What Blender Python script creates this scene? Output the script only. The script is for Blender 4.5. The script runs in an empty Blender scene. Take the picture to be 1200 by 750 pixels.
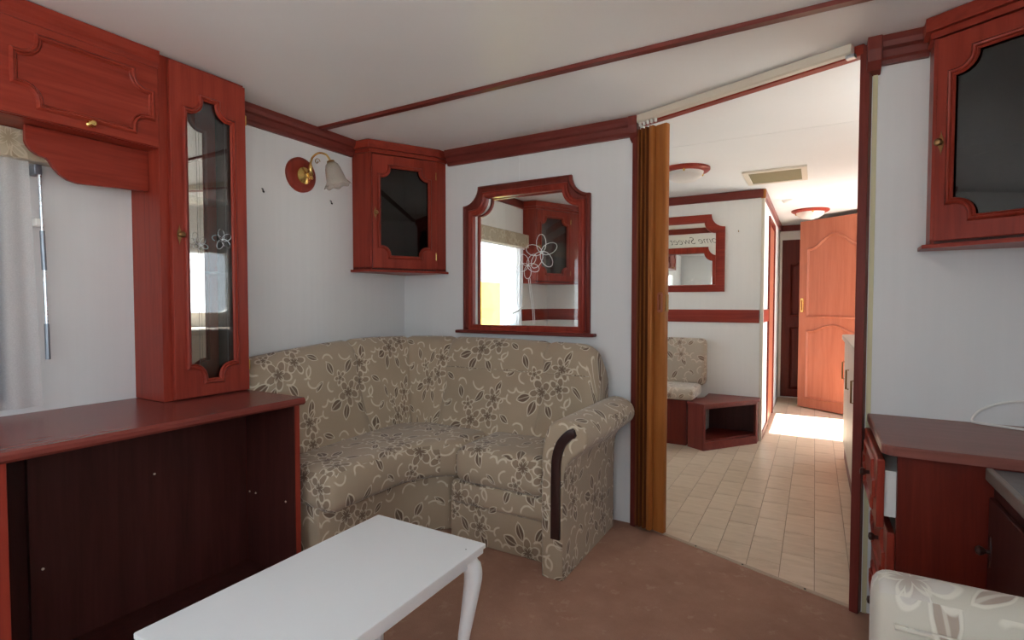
import bpy, bmesh, math, random
from mathutils import Vector, Matrix
random.seed(7)
C = bpy.context.scene.collection
R = math.radians
# ------------------------------------------------------------------ camera, world, sun, exposure
cam = bpy.data.cameras.new('camera'); cam.sensor_width = 36; cam.lens = 616/1200*36; cam.clip_start = .02
co = bpy.data.objects.new('camera', cam); C.objects.link(co)
co.location = (0, 0, 1.12); co.rotation_euler = (R(90-1.86), 0, R(29.95))
sc = bpy.context.scene; sc.camera = co
sc.view_settings.view_transform = 'Standard'; sc.view_settings.look = 'None'
sc.view_settings.gamma = 1; sc.view_settings.use_curve_mapping = False
sc.view_settings.exposure = 2.06
try:
    sc.cycles.max_bounces = 10; sc.cycles.diffuse_bounces = 7; sc.cycles.glossy_bounces = 6
    sc.cycles.transparent_max_bounces = 16; sc.cycles.sample_clamp_indirect = 6
except Exception: pass
w = bpy.data.worlds.new('sky'); sc.world = w; w.use_nodes = True
wn = w.node_tree; bg = wn.nodes['Background']
tc = wn.nodes.new('ShaderNodeTexCoord'); sx = wn.nodes.new('ShaderNodeSeparateXYZ'); cr = wn.nodes.new('ShaderNodeValToRGB')
wn.links.new(tc.outputs['Generated'], sx.inputs[0]); wn.links.new(sx.outputs['Z'], cr.inputs[0]); wn.links.new(cr.outputs[0], bg.inputs[0])
cr.color_ramp.elements[0].color = (.86, .94, 1, 1); cr.color_ramp.elements[1].color = (.55, .75, 1, 1)
bg.inputs[1].default_value = 1.35
sun = bpy.data.lights.new('sun', 'SUN'); sun.energy = 11.5; sun.angle = R(.6); sun.color = (1, .98, .95)
so = bpy.data.objects.new('sun', sun); C.objects.link(so)
so.rotation_euler = Vector((-math.cos(R(60)), 0, -math.sin(R(60)))).to_track_quat('-Z', 'Y').to_euler()
so.location = (6, 3, 8)
def portal(x, y, z, sx_, sy_, d):
    l = bpy.data.lights.new('window_portal', 'AREA'); l.shape = 'RECTANGLE'; l.size = sx_; l.size_y = sy_
    try: l.cycles.is_portal = True
    except Exception: return
    o = bpy.data.objects.new('window_portal', l); C.objects.link(o); o.location = (x, y, z)
    o.rotation_euler = Vector(d).to_track_quat('-Z', 'Z').to_euler()
# ------------------------------------------------------------------ measures
XL, XR, YB, YM, YP, YK, YE, H = -2.29, .75, -1.3, 2.59, 2.255, 4.67, 7.0, 2.03
XH = -.37                       # left side of the hall
A = Vector((-.765, 2.60, 0)); B = Vector((.145, 2.262, 0))   # ends of the slanting doorway
DU = (B-A).normalized(); DN = Vector((DU.y, -DU.x, 0))       # along the doorway, towards the lounge
# ------------------------------------------------------------------ node helpers
def newmat(name):
    m = bpy.data.materials.new(name); m.use_nodes = True
    return m, m.node_tree, m.node_tree.nodes['Principled BSDF']
class G:
    def __init__(s, nt): s.nt = nt
    def n(s, t, **k):
        o = s.nt.nodes.new(t)
        for a, b in k.items(): setattr(o, a, b)
        return o
    def put(s, sock, v):
        if isinstance(v, (int, float)): sock.default_value = v
        elif isinstance(v, (tuple, list)): sock.default_value = v if len(v) == len(sock.default_value) else tuple(v)+(1,)
        else: s.nt.links.new(v, sock)
    def m(s, op, a, b=0., c=0., clamp=False):
        o = s.n('ShaderNodeMath', operation=op, use_clamp=clamp)
        for i, v in enumerate((a, b, c)): s.put(o.inputs[i], v)
        return o.outputs[0]
    def step(s, x, e0, e1):
        o = s.n('ShaderNodeMapRange', interpolation_type='SMOOTHSTEP')
        s.put(o.inputs[0], x); s.put(o.inputs[1], e0); s.put(o.inputs[2], e1); return o.outputs[0]
    def mix(s, f, a, b, mode='MIX'):
        o = s.n('ShaderNodeMixRGB', blend_type=mode); s.put(o.inputs[0], f); s.put(o.inputs[1], a); s.put(o.inputs[2], b); return o.outputs[0]
    def noise(s, vec, scale, detail=3., rough=.5, dist=0.):
        o = s.n('ShaderNodeTexNoise')
        if vec is not None: s.put(o.inputs['Vector'], vec)
        for k, v in (('Scale', scale), ('Detail', detail), ('Roughness', rough), ('Distortion', dist)): o.inputs[k].default_value = v
        return o.outputs['Fac']
    def obj(s, scale=(1, 1, 1), kind='Object'):
        t = s.n('ShaderNodeTexCoord'); mp = s.n('ShaderNodeMapping'); s.nt.links.new(t.outputs[kind], mp.inputs[0])
        mp.inputs['Scale'].default_value = scale; return mp.outputs[0]
    def ramp(s, f, stops):
        o = s.n('ShaderNodeValToRGB'); s.put(o.inputs[0], f); e = o.color_ramp.elements
        while len(e) < len(stops): e.new(.5)
        for el, (p, c) in zip(e, stops): el.position = p; el.color = tuple(c)+(1,)
        return o.outputs[0]
    def bump(s, h, strength, dist=.01):
        o = s.n('ShaderNodeBump'); s.put(o.inputs['Height'], h); o.inputs['Strength'].default_value = strength; o.inputs['Distance'].default_value = dist
        return o.outputs[0]
def plain(name, col, rough=.5, metal=0., spec=.5, coat=0.):
    m, nt, b = newmat(name); b.inputs['Base Color'].default_value = tuple(col)+(1,)
    b.inputs['Roughness'].default_value = rough; b.inputs['Metallic'].default_value = metal
    b.inputs['Specular IOR Level'].default_value = spec; b.inputs['Coat Weight'].default_value = coat
    g = G(nt); f = g.noise(g.obj(), 40, 2)
    nt.links.new(g.m('ADD', g.m('MULTIPLY', f, .12), rough-.06), b.inputs['Roughness']); return m
def wood(name, dark, mid, light, axis='z', rough=.34, scale=1.):
    m, nt, b = newmat(name); g = G(nt)
    s = {'x': (1.6, 26, 26), 'y': (26, 1.6, 26), 'z': (26, 26, 1.6)}[axis]
    v = g.obj(tuple(k*scale for k in s))
    f1 = g.noise(v, 1., 5, .6, .6); f2 = g.noise(g.obj(tuple(k*scale*4.5 for k in s)), 1., 2, .5)
    f = g.m('ADD', g.m('MULTIPLY', f1, .8), g.m('MULTIPLY', f2, .2))
    nt.links.new(g.ramp(f, [(.30, dark), (.5, mid), (.72, light)]), b.inputs['Base Color'])
    b.inputs['Roughness'].default_value = rough; b.inputs['Specular IOR Level'].default_value = .22
    nt.links.new(g.bump(f, .08, .002), b.inputs['Normal']); return m
MZ = wood('mahogany_upright_grain', (.18, .021, .013), (.265, .034, .020), (.33, .050, .029), 'z')
MY = wood('mahogany_long_grain', (.18, .021, .013), (.265, .034, .020), (.33, .050, .029), 'y')
MX = wood('mahogany_cross_grain', (.18, .021, .013), (.265, .034, .020), (.33, .050, .029), 'x')
MTOP = wood('worktop_mahogany', (.15, .034, .027), (.20, .047, .037), (.24, .060, .048), 'y', .26)
DTOP = wood('desk_top_mahogany', (.17, .058, .046), (.22, .078, .062), (.26, .093, .075), 'x', .3)
DKZ = wood('dark_plywood', (.038, .011, .009), (.056, .016, .013), (.074, .022, .018), 'z', .45)
BLACKW = wood('dark_cabinet_lining', (.012, .006, .005), (.02, .009, .007), (.028, .012, .009), 'z', .5)
DRED = wood('dark_red_panel', (.085, .010, .006), (.125, .015, .008), (.165, .022, .012), 'z', .4)
TRIM = wood('dark_mahogany_trim', (.115, .019, .015), (.16, .029, .022), (.20, .041, .031), 'x', .35)
TRIMY = wood('dark_mahogany_trim_long', (.115, .019, .015), (.16, .029, .022), (.20, .041, .031), 'y', .35)
TRIMZ = wood('dark_mahogany_trim_upright', (.115, .019, .015), (.16, .029, .022), (.20, .041, .031), 'z', .35)
ORG = wood('orange_brown_door', (.30, .095, .055), (.36, .12, .07), (.41, .145, .088), 'z', .38)
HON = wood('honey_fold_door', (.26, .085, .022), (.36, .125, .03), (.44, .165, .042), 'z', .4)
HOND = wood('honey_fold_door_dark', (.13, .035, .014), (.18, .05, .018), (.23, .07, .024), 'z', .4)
def wallmat(name, col, sc_=1.):
    m, nt, b = newmat(name); g = G(nt)
    f = g.noise(g.obj((34, 34, 1.3)), 1., 4, .6); f2 = g.noise(g.obj(), 1.4, 2)
    c = g.ramp(g.m('ADD', g.m('MULTIPLY', f, .75), g.m('MULTIPLY', f2, .25)), [(.3, tuple(k*.965 for k in col)), (.7, col)])
    nt.links.new(c, b.inputs['Base Color']); b.inputs['Roughness'].default_value = .7; b.inputs['Specular IOR Level'].default_value = .25
    nt.links.new(g.bump(f, .12, .002), b.inputs['Normal']); return m
WALL = wallmat('pale_wallpaper', (.74, .755, .76))
KWALL = wallmat('kitchen_wallpaper', (.80, .79, .76))
m, nt, b = newmat('ceiling_board'); g = G(nt)
nt.links.new(g.ramp(g.noise(g.obj(), 1.2, 3), [(.3, (.76, .77, .77)), (.7, (.80, .81, .81))]), b.inputs['Base Color'])
b.inputs['Roughness'].default_value = .42; b.inputs['Specular IOR Level'].default_value = .3; CEIL = m
m, nt, b = newmat('brown_carpet'); g = G(nt)
f = g.noise(g.obj(), 7, 4, .65); f2 = g.noise(g.obj(), 260, 2); sp = g.noise(g.obj(), 16, 3, .7)
c = g.ramp(f, [(.3, (.37, .205, .145)), (.7, (.46, .27, .195))])
c = g.mix(g.m('MULTIPLY', g.step(sp, .58, .70), .45), c, (.56, .38, .28)); c = g.mix(g.m('MULTIPLY', f2, .35), c, (.24, .14, .10))
nt.links.new(c, b.inputs['Base Color']); b.inputs['Roughness'].default_value = .95; b.inputs['Specular IOR Level'].default_value = .1
nt.links.new(g.bump(f2, .5, .004), b.inputs['Normal']); CARPET = m
m, nt, b = newmat('beige_floor_tile'); g = G(nt)
f = g.noise(g.obj((6, 22, 6)), 1., 5, .65, .5); oi = g.n('ShaderNodeObjectInfo')
f = g.m('ADD', f, g.m('MULTIPLY', g.m('SUBTRACT', oi.outputs['Random'], .5), .16))
nt.links.new(g.ramp(f, [(.25, (.47, .355, .245)), (.5, (.59, .46, .33)), (.75, (.67, .545, .41))]), b.inputs['Base Color'])
b.inputs['Roughness'].default_value = .34; b.inputs['Specular IOR Level'].default_value = .45; TILE = m
GROUT = plain('tile_joint', (.34, .255, .18), .6)
WHITE = plain('white_paint', (.79, .81, .82), .38)
CREAM = plain('cream_laminate', (.66, .60, .50), .4)
KCREAM = plain('beige_unit_laminate', (.50, .43, .35), .45)
WPLAS = plain('white_plastic', (.8, .8, .77), .35)
BRASS = plain('polished_brass', (.83, .58, .20), .22, 1.)
DBRASS = plain('aged_brass', (.30, .17, .07), .35, 1.)
STEEL = plain('brushed_steel', (.62, .66, .70), .28, 1.)
DSTEEL = plain('blue_grey_metal', (.24, .27, .31), .35, .8)
BLACK = plain('black_paint', (.015, .013, .013), .5)
DWOOD = plain('dark_arm_wood', (.030, .010, .008), .35)
DGREY = plain('dark_grey_laminate', (.12, .12, .125), .35)
GREYE = plain('pale_edge_strip', (.19, .155, .135), .4)
KNOB = plain('dark_knob', (.05, .02, .016), .3, .3)
YELL = plain('yellow_canvas', (.85, .66, .04), .7)
BOUNCE = plain('pale_bounce_ground', (.42, .40, .37), .9)
YEDGE = plain('cream_edging', (.62, .58, .36), .5)
OLIVE = plain('olive_mesh', (.20, .165, .075), .6)
BLUEC = plain('grey_blue_drape', (.19, .215, .255), .85)
TANST = plain('tan_strip', (.42, .32, .23), .5)
PINK = plain('pink_patch', (.5, .3, .25), .8)
def glassmat(name, tint, refl, rough=.02):
    m, nt, b = newmat(name); g = G(nt); nt.nodes.remove(b)
    tr = g.n('ShaderNodeBsdfTransparent'); tr.inputs[0].default_value = tuple(tint)+(1,)
    gl = g.n('ShaderNodeBsdfGlossy'); gl.inputs['Roughness'].default_value = rough
    ge = g.n('ShaderNodeNewGeometry'); vd = g.n('ShaderNodeVectorMath', operation='DOT_PRODUCT'); nt.links.new(ge.outputs['Normal'], vd.inputs[0]); nt.links.new(ge.outputs['Incoming'], vd.inputs[1])
    fz = g.m('MULTIPLY_ADD', g.m('POWER', g.m('SUBTRACT', 1., g.m('ABSOLUTE', vd.outputs['Value'])), 5.), .96, .04)
    mx = g.n('ShaderNodeMixShader'); nt.links.new(g.m('ADD', fz, refl, clamp=True), mx.inputs[0])
    nt.links.new(tr.outputs[0], mx.inputs[1]); nt.links.new(gl.outputs[0], mx.inputs[2])
    nt.links.new(mx.outputs[0], nt.nodes['Material Output'].inputs[0]); return m
CLEAR = glassmat('clear_glass', (.96, .97, .97), .0)
SMOKE = glassmat('smoked_glass', (.20, .18, .175), .03)
TALLG = glassmat('display_glass', (.93, .93, .93), .015)
MIRROR = plain('mirror_silver', (.82, .80, .74), .03, 1.); MIRROR.node_tree.nodes['Principled BSDF'].inputs['Roughness'].default_value = .01
for l in list(MIRROR.node_tree.links):
    if l.to_socket.name == 'Roughness': MIRROR.node_tree.links.remove(l)
def translucent(name, col, op, tr_):
    m, nt, b = newmat(name); g = G(nt); nt.nodes.remove(b)
    d = g.n('ShaderNodeBsdfDiffuse'); d.inputs[0].default_value = tuple(col)+(1,)
    t = g.n('ShaderNodeBsdfTranslucent'); t.inputs[0].default_value = tuple(col)+(1,)
    p = g.n('ShaderNodeBsdfTransparent'); a = g.n('ShaderNodeMixShader'); a.inputs[0].default_value = tr_; c = g.n('ShaderNodeMixShader')
    f = g.noise(g.obj((300, 300, 300)), 1., 1); nt.links.new(g.m('ADD', op-.1, g.m('MULTIPLY', f, .2)), c.inputs[0])
    L = nt.links.new; L(d.outputs[0], a.inputs[1]); L(t.outputs[0], a.inputs[2]); L(p.outputs[0], c.inputs[1]); L(a.outputs[0], c.inputs[2])
    L(c.outputs[0], nt.nodes['Material Output'].inputs[0]); return m
NET = translucent('white_net', (.9, .9, .9), .55, .6)
FROST = translucent('frosted_shade_glass', (.60, .56, .50), .42, .35)
DOME = translucent('opal_dome_glass', (.88, .86, .82), .9, .35)
# woven floral fabric: flowers, leaves and curled stems drawn with distance functions in a half-drop repeat
def floral(name, base, shade, leaf, petal, line, T=.355, seed=1):
    m, nt, b = newmat(name); g = G(nt)
    uvn = g.n('ShaderNodeUVMap'); sp = g.n('ShaderNodeSeparateXYZ'); nt.links.new(uvn.outputs[0], sp.inputs[0])
    wob = g.noise(uvn.outputs[0], 9., 2)
    U = g.m('ADD', g.m('DIVIDE', sp.outputs[0], T), g.m('MULTIPLY', g.m('SUBTRACT', wob, .5), .07)); V = g.m('ADD', g.m('DIVIDE', sp.outputs[1], T*1.1), g.m('MULTIPLY', wob, .06))
    ui = g.m('FLOOR', U); u = g.m('SUBTRACT', U, ui)
    V2 = g.m('ADD', V, g.m('MULTIPLY', ui, .5)); v = g.m('SUBTRACT', V2, g.m('FLOOR', V2))
    def loc(cx, cy, a):
        dx = g.m('SUBTRACT', u, cx); dy = g.m('SUBTRACT', v, cy); c, s = math.cos(a), math.sin(a)
        x = g.m('MULTIPLY_ADD', dx, c, g.m('MULTIPLY', dy, s)); y = g.m('MULTIPLY_ADD', dy, c, g.m('MULTIPLY', dx, -s)); return x, y
    f0 = g.noise(uvn.outputs[0], 5., 3)
    col = g.mix(f0, base, shade); hgt = 0.
    def over(mask, c):
        nonlocal col
        col = g.mix(mask, col, c)
    def band(d, w):       # 1 on |d| < w
        return g.m('SUBTRACT', 1., g.step(g.m('ABSOLUTE', d), w*.45, w*1.3))
    def inside(d, w): return g.m('SUBTRACT', 1., g.step(d, -w, w))
    lines = []
    def leafm(cx, cy, a, la, lb):
        x, y = loc(cx, cy, a)
        d = g.m('SUBTRACT', g.m('ADD', g.m('DIVIDE', g.m('ABSOLUTE', y), lb), g.m('POWER', g.m('ABSOLUTE', g.m('DIVIDE', x, la)), 2.)), 1.)
        over(g.m('MULTIPLY', inside(d, .12), .9), leaf); lines.append(band(d, .17))
        vein = g.m('MULTIPLY', band(y, .008), inside(d, .1)); over(g.m('MULTIPLY', vein, .5), line)
    def flower(cx, cy, r0, k, a):
        x, y = loc(cx, cy, a)
        r = g.m('SQRT', g.m('ADD', g.m('MULTIPLY', x, x), g.m('MULTIPLY', y, y))); th = g.m('ARCTAN2', y, x)
        pet = g.m('ABSOLUTE', g.m('COSINE', g.m('MULTIPLY', th, k/2)))
        d = g.m('SUBTRACT', r, g.m('MULTIPLY_ADD', pet, r0*.68, r0*.32))
        over(g.m('MULTIPLY', inside(d, .012), .85), petal)
        ctr = g.m('MULTIPLY', g.m('SUBTRACT', 1., g.step(r, r0*.1, r0*.6)), .8); over(ctr, leaf)
        lines.append(band(d, .013))
        d2 = g.m('SUBTRACT', r, g.m('MULTIPLY_ADD', g.m('ABSOLUTE', g.m('SINE', g.m('MULTIPLY', th, k/2))), r0*.34, r0*.16)); lines.append(g.m('MULTIPLY', band(d2, .011), .8))
    def arc(cx, cy, a, r0):
        x, y = loc(cx, cy, a); r = g.m('SQRT', g.m('ADD', g.m('MULTIPLY', x, x), g.m('MULTIPLY', y, y)))
        lines.append(g.m('MULTIPLY', band(g.m('SUBTRACT', r, r0), g.m('MULTIPLY_ADD', g.step(y, 0., r0), .014, .004) if False else .013), g.step(y, r0*.05, r0*.5)))
    for q in ((.25, .82, 2.0, .11, .056), (.12, .70, 2.75, .11, .056), (.52, .83, 1.1, .10, .046), (.72, .12, 1.9, .11, .045), (.88, .52, .6, .09, .038), (.42, .26, -.9, .11, .048), (.90, .90, 2.4, .08, .036), (.10, .22, 1.2, .10, .045)): leafm(*q)
    flower(.36, .60, .175, 5, .4); flower(.62, .52, .15, 5, 1.2); flower(.66, .27, .155, 6, .1); flower(.25, .38, .10, 5, .7)
    for q in ((.84, .80, .4, .10), (.84, .34, 2.2, .09), (.10, .44, 1.2, .075), (.72, .66, -.9, .085), (.10, .12, 3.4, .08), (.66, .93, .2, .06), (.93, .10, -.4, .06), (.80, .70, 1.6, .07), (.40, .08, .3, .09), (.50, .70, -.2, .06), (.06, .58, .2, .06), (.93, .24, 1.1, .06)): arc(*q)
    tot = lines[0]
    for q in lines[1:]: tot = g.m('MAXIMUM', tot, q)
    over(g.m('MULTIPLY', tot, .82), line)
    fine = g.noise(uvn.outputs[0], 900., 1)
    col = g.mix(g.m('MULTIPLY', fine, .22), col, tuple(k*.55 for k in base))
    nt.links.new(col, b.inputs['Base Color']); b.inputs['Roughness'].default_value = .8; b.inputs['Specular IOR Level'].default_value = .2
    b.inputs['Sheen Weight'].default_value = .25
    wr = g.noise(uvn.outputs[0], 11., 4, .6)
    hh = g.m('ADD', g.m('ADD', g.m('MULTIPLY', tot, .35), g.m('MULTIPLY', fine, .12)), g.m('MULTIPLY', wr, .8))
    nt.links.new(g.bump(hh, .45, .006), b.inputs['Normal']); return m
SOFA = floral('tan_floral_fabric', (.46, .365, .26), (.38, .295, .205), (.13, .08, .052), (.28, .205, .142), (.76, .68, .53))
CHAIR = floral('cream_floral_fabric', (.52, .48, .38), (.58, .56, .51), (.36, .28, .23), (.56, .53, .49), (.72, .69, .60), .47)
BENCH = floral('bench_floral_fabric', (.50, .42, .33), (.46, .38, .30), (.17, .10, .07), (.50, .38, .29), (.70, .60, .48), .36)
PELM = floral('pelmet_floral_fabric', (.48, .40, .28), (.42, .35, .25), (.38, .30, .20), (.52, .45, .33), (.66, .57, .42), .4)
# ------------------------------------------------------------------ mesh helpers (all shapes in place coordinates)
org = {}
def frame(o, u, v):
    u = Vector(u).normalized(); v = Vector(v).normalized(); return (Vector(o), u, v, u.cross(v))
def P(f, a, b, c=0.): return f[0]+f[1]*a+f[2]*b+f[3]*c
def box(bm, x0, x1, y0, y1, z0, z1, bev=0., seg=2):
    vs = [bm.verts.new((x, y, z)) for x in (x0, x1) for y in (y0, y1) for z in (z0, z1)]
    fs = [bm.faces.new([vs[i] for i in q]) for q in ((0, 1, 3, 2), (4, 6, 7, 5), (0, 4, 5, 1), (2, 3, 7, 6), (0, 2, 6, 4), (1, 5, 7, 3))]
    if bev > 0:
        es = list({e for f in fs for e in f.edges}); bmesh.ops.bevel(bm, geom=es, offset=bev, segments=seg, affect='EDGES', profile=.5)
    return bm
def fbox(bm, f, a0, a1, b0, b1, c0, c1, bev=0., seg=2):
    vs = [bm.verts.new(P(f, x, y, z)) for x in (a0, a1) for y in (b0, b1) for z in (c0, c1)]
    fs = [bm.faces.new([vs[i] for i in q]) for q in ((0, 1, 3, 2), (4, 6, 7, 5), (0, 4, 5, 1), (2, 3, 7, 6), (0, 2, 6, 4), (1, 5, 7, 3))]
    if bev > 0: bmesh.ops.bevel(bm, geom=list({e for q in fs for e in q.edges}), offset=bev, segments=seg, affect='EDGES', profile=.5)
    return bm
def plate(bm, outer, holes, c0, c1, f, bev=0.):
    fs = []
    if holes:
        es = []
        for lp in [outer]+holes:
            vs = [bm.verts.new(P(f, a, b, c0)) for a, b in lp]
            es += [bm.edges.new((vs[i], vs[(i+1) % len(vs)])) for i in range(len(vs))]
        fs = [q for q in bmesh.ops.triangle_fill(bm, edges=es, use_beauty=True)['geom'] if isinstance(q, bmesh.types.BMFace)]
    else:
        fs = [bm.faces.new([bm.verts.new(P(f, a, b, c0)) for a, b in outer])]
    r = bmesh.ops.extrude_face_region(bm, geom=fs)
    nv = [v for v in r['geom'] if isinstance(v, bmesh.types.BMVert)]
    bmesh.ops.translate(bm, verts=nv, vec=f[3]*(c1-c0))
    if bev > 0:
        top = [q for q in r['geom'] if isinstance(q, bmesh.types.BMFace)]
        es = [e for e in {e for q in top for e in q.edges} if len([k for k in e.link_faces if k in top]) == 1]
        bmesh.ops.bevel(bm, geom=es, offset=bev, segments=2, affect='EDGES', profile=.5)
    return bm
def offset_loop(lp, d):
    n = len(lp); ar = sum(lp[i][0]*lp[(i+1) % n][1]-lp[(i+1) % n][0]*lp[i][1] for i in range(n)); s = 1 if ar > 0 else -1
    out = []
    for i in range(n):
        p0, p1, p2 = Vector(lp[i-1]), Vector(lp[i]), Vector(lp[(i+1) % n])
        a = (p1-p0).normalized(); b_ = (p2-p1).normalized()
        na, nb = Vector((-a.y, a.x))*s, Vector((-b_.y, b_.x))*s
        k = na+nb; k = k/max(.35, k.length_squared/2) if k.length > 1e-6 else na
        out.append(tuple(p1+k*d))
    return out
def ring(bm, lp, prof, f, base=0.):
    """moulding: prof is a list of (inset, height) along a closed loop"""
    rows = [[bm.verts.new(P(f, a, b, base+h)) for a, b in offset_loop(lp, ins)] for ins, h in prof]
    n = len(lp)
    for r0, r1 in zip(rows, rows[1:]):
        for i in range(n):
            j = (i+1) % n; bm.faces.new((r0[i], r0[j], r1[j], r1[i]))
    return bm
HALF = [(-.010, -.001), (-.008, .006), (-.003, .010), (.001, .008), (.003, .003), (.006, .005), (.010, .001), (.011, -.004)]
def notched(a0, a1, b0, b1, r, s=0., top=True, bot=True, n=6):
    """rectangle with (stepped) concave corners, counter-clockwise"""
    def corner(cx, cy, qx, qy, start_v):
        ex, ey = cx+qx*s, cy+qy*s                  # arc centre
        pv = [(cx, cy+qy*r)]+[(ex+qx*(r-s)*math.sin(t), ey+qy*(r-s)*math.cos(t)) for t in [i*math.pi/2/n for i in range(n+1)]]+[(cx+qx*r, cy)]
        if s == 0: pv = pv[1:-1]
        return pv if start_v else pv[::-1]
    lp = []
    lp += corner(a0, b0, 1, 1, True) if bot else [(a0, b0)]
    lp += corner(a1, b0, -1, 1, False) if bot else [(a1, b0)]
    lp += corner(a1, b1, -1, -1, True) if top else [(a1, b1)]
    lp += corner(a0, b1, 1, -1, False) if top else [(a0, b1)]
    return lp
def rect(a0, a1, b0, b1): return [(a0, b0), (a1, b0), (a1, b1), (a0, b1)]
def rrect(a0, a1, b0, b1, r, n=5):
    lp = []
    for cx, cy, t0 in ((a0+r, b0+r, 180), (a1-r, b0+r, 270), (a1-r, b1-r, 0), (a0+r, b1-r, 90)):
        lp += [(cx+r*math.cos(R(t0+90*i/n)), cy+r*math.sin(R(t0+90*i/n))) for i in range(n+1)]
    return lp
def tube(bm, pts, rad, seg=8, closed=False, flat=None):
    pts = [Vector(p) for p in pts]; n = len(pts); rows = []; up = None
    rr = rad if isinstance(rad, (list, tuple)) else [rad]*n
    for i, p in enumerate(pts):
        t = (pts[(i+1) % n]-pts[i-1]) if closed else (pts[min(i+1, n-1)]-pts[max(i-1, 0)])
        t = t.normalized() if t.length > 1e-9 else Vector((0, 0, 1))
        if up is None: up = t.orthogonal().normalized()
        up = (up-t*up.dot(t)); up = up.normalized() if up.length > 1e-6 else t.orthogonal().normalized()
        sd = t.cross(up)
        rows.append([bm.verts.new(p+(up*math.cos(2*math.pi*k/seg)+sd*math.sin(2*math.pi*k/seg))*rr[i]) for k in range(seg)])
    for i in range(n if closed else n-1):
        a, b_ = rows[i], rows[(i+1) % n]
        for k in range(seg): bm.faces.new((a[k], a[(k+1) % seg], b_[(k+1) % seg], b_[k]))
    if not closed: bm.faces.new(rows[0][::-1]); bm.faces.new(rows[-1])
    return bm
def lathe(bm, prof, c, axis=(0, 0, 1), seg=24, cap=True):
    ax = Vector(axis).normalized(); u = ax.orthogonal().normalized(); v = ax.cross(u); c = Vector(c); rows = []
    for r, h in prof:
        rows.append([bm.verts.new(c+ax*h+(u*math.cos(2*math.pi*k/seg)+v*math.sin(2*math.pi*k/seg))*max(r, 1e-5)) for k in range(seg)])
    for a, b_ in zip(rows, rows[1:]):
        for k in range(seg): bm.faces.new((a[k], a[(k+1) % seg], b_[(k+1) % seg], b_[k]))
    if cap: bm.faces.new(rows[0][::-1]); bm.faces.new(rows[-1])
    return bm
def spline(pts, n=8):
    pts = [Vector(p) for p in pts]; out = []
    for i in range(len(pts)-1):
        p0, p1, p2, p3 = pts[max(i-1, 0)], pts[i], pts[i+1], pts[min(i+2, len(pts)-1)]
        for k in range(n):
            t = k/n; out.append(.5*((2*p1)+(p2-p0)*t+(2*p0-5*p1+4*p2-p3)*t*t+(3*p1-p0-3*p2+p3)*t**3))
    return out+[pts[-1]]
def box_uv(bm):
    uv = bm.loops.layers.uv.verify(); bm.normal_update()
    for f in bm.faces:
        n = f.normal; a = max(range(3), key=lambda i: abs(n[i])*(1.15 if i == 2 else 1))
        for l in f.loops:
            p = l.vert.co; l[uv].uv = (p.y, p.z) if a == 0 else (p.x+.13, p.z) if a == 1 else (p.x+.13, p.y+.07)
def obj(name, bm, mat, parent=None, smooth=False, uv=None, label=None, recalc=True, loc=None):
    if recalc: bmesh.ops.recalc_face_normals(bm, faces=bm.faces)
    if uv == 'box': box_uv(bm)
    o0 = org[parent.name] if parent else (Vector(loc) if loc else None)
    if o0 is None:
        xs = [v.co for v in bm.verts]
        o0 = Vector(((min(p.x for p in xs)+max(p.x for p in xs))/2, (min(p.y for p in xs)+max(p.y for p in xs))/2, min(p.z for p in xs)))
    bmesh.ops.translate(bm, verts=bm.verts, vec=-o0)
    me = bpy.data.meshes.new(name); bm.to_mesh(me); bm.free(); me.materials.append(mat)
    if smooth:
        for p in me.polygons: p.use_smooth = True
        if smooth != 'all':
            try: me.set_sharp_from_angle(angle=R(38))
            except Exception: pass
    o = bpy.data.objects.new(name, me); C.objects.link(o)
    if parent: o.parent = parent
    else: o.location = o0
    org[o.name] = o0
    if label: o['label'] = label
    return o
def tag(o, label, cat, group=None):
    o['label'] = label; o['category'] = cat
    if group: o['group'] = group
    return o
def thing(name, label, cat, loc, group=None):
    o = bpy.data.objects.new(name, None); C.objects.link(o); o.location = loc; o.empty_display_size = .1; org[o.name] = Vector(loc)
    return tag(o, label, cat, group)
def struct(name, bm, mat, label=None, parent=None, smooth=False):
    o = obj(name, bm, mat, parent, smooth)
    if not parent: o['kind'] = 'structure'
    if label: o['label'] = label
    return o
B_ = bmesh.new
FW = lambda x: frame((x, 0, 0), (0, 1, 0), (0, 0, 1))     # plane facing +x, (a, b) = (y, z)
FF = lambda y: frame((0, y, 0), (1, 0, 0), (0, 0, 1))     # plane facing -y, (a, b) = (x, z)
FK = lambda y: frame((0, y, 0), (-1, 0, 0), (0, 0, 1))    # plane facing +y, (a, b) = (-x, z)
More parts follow.
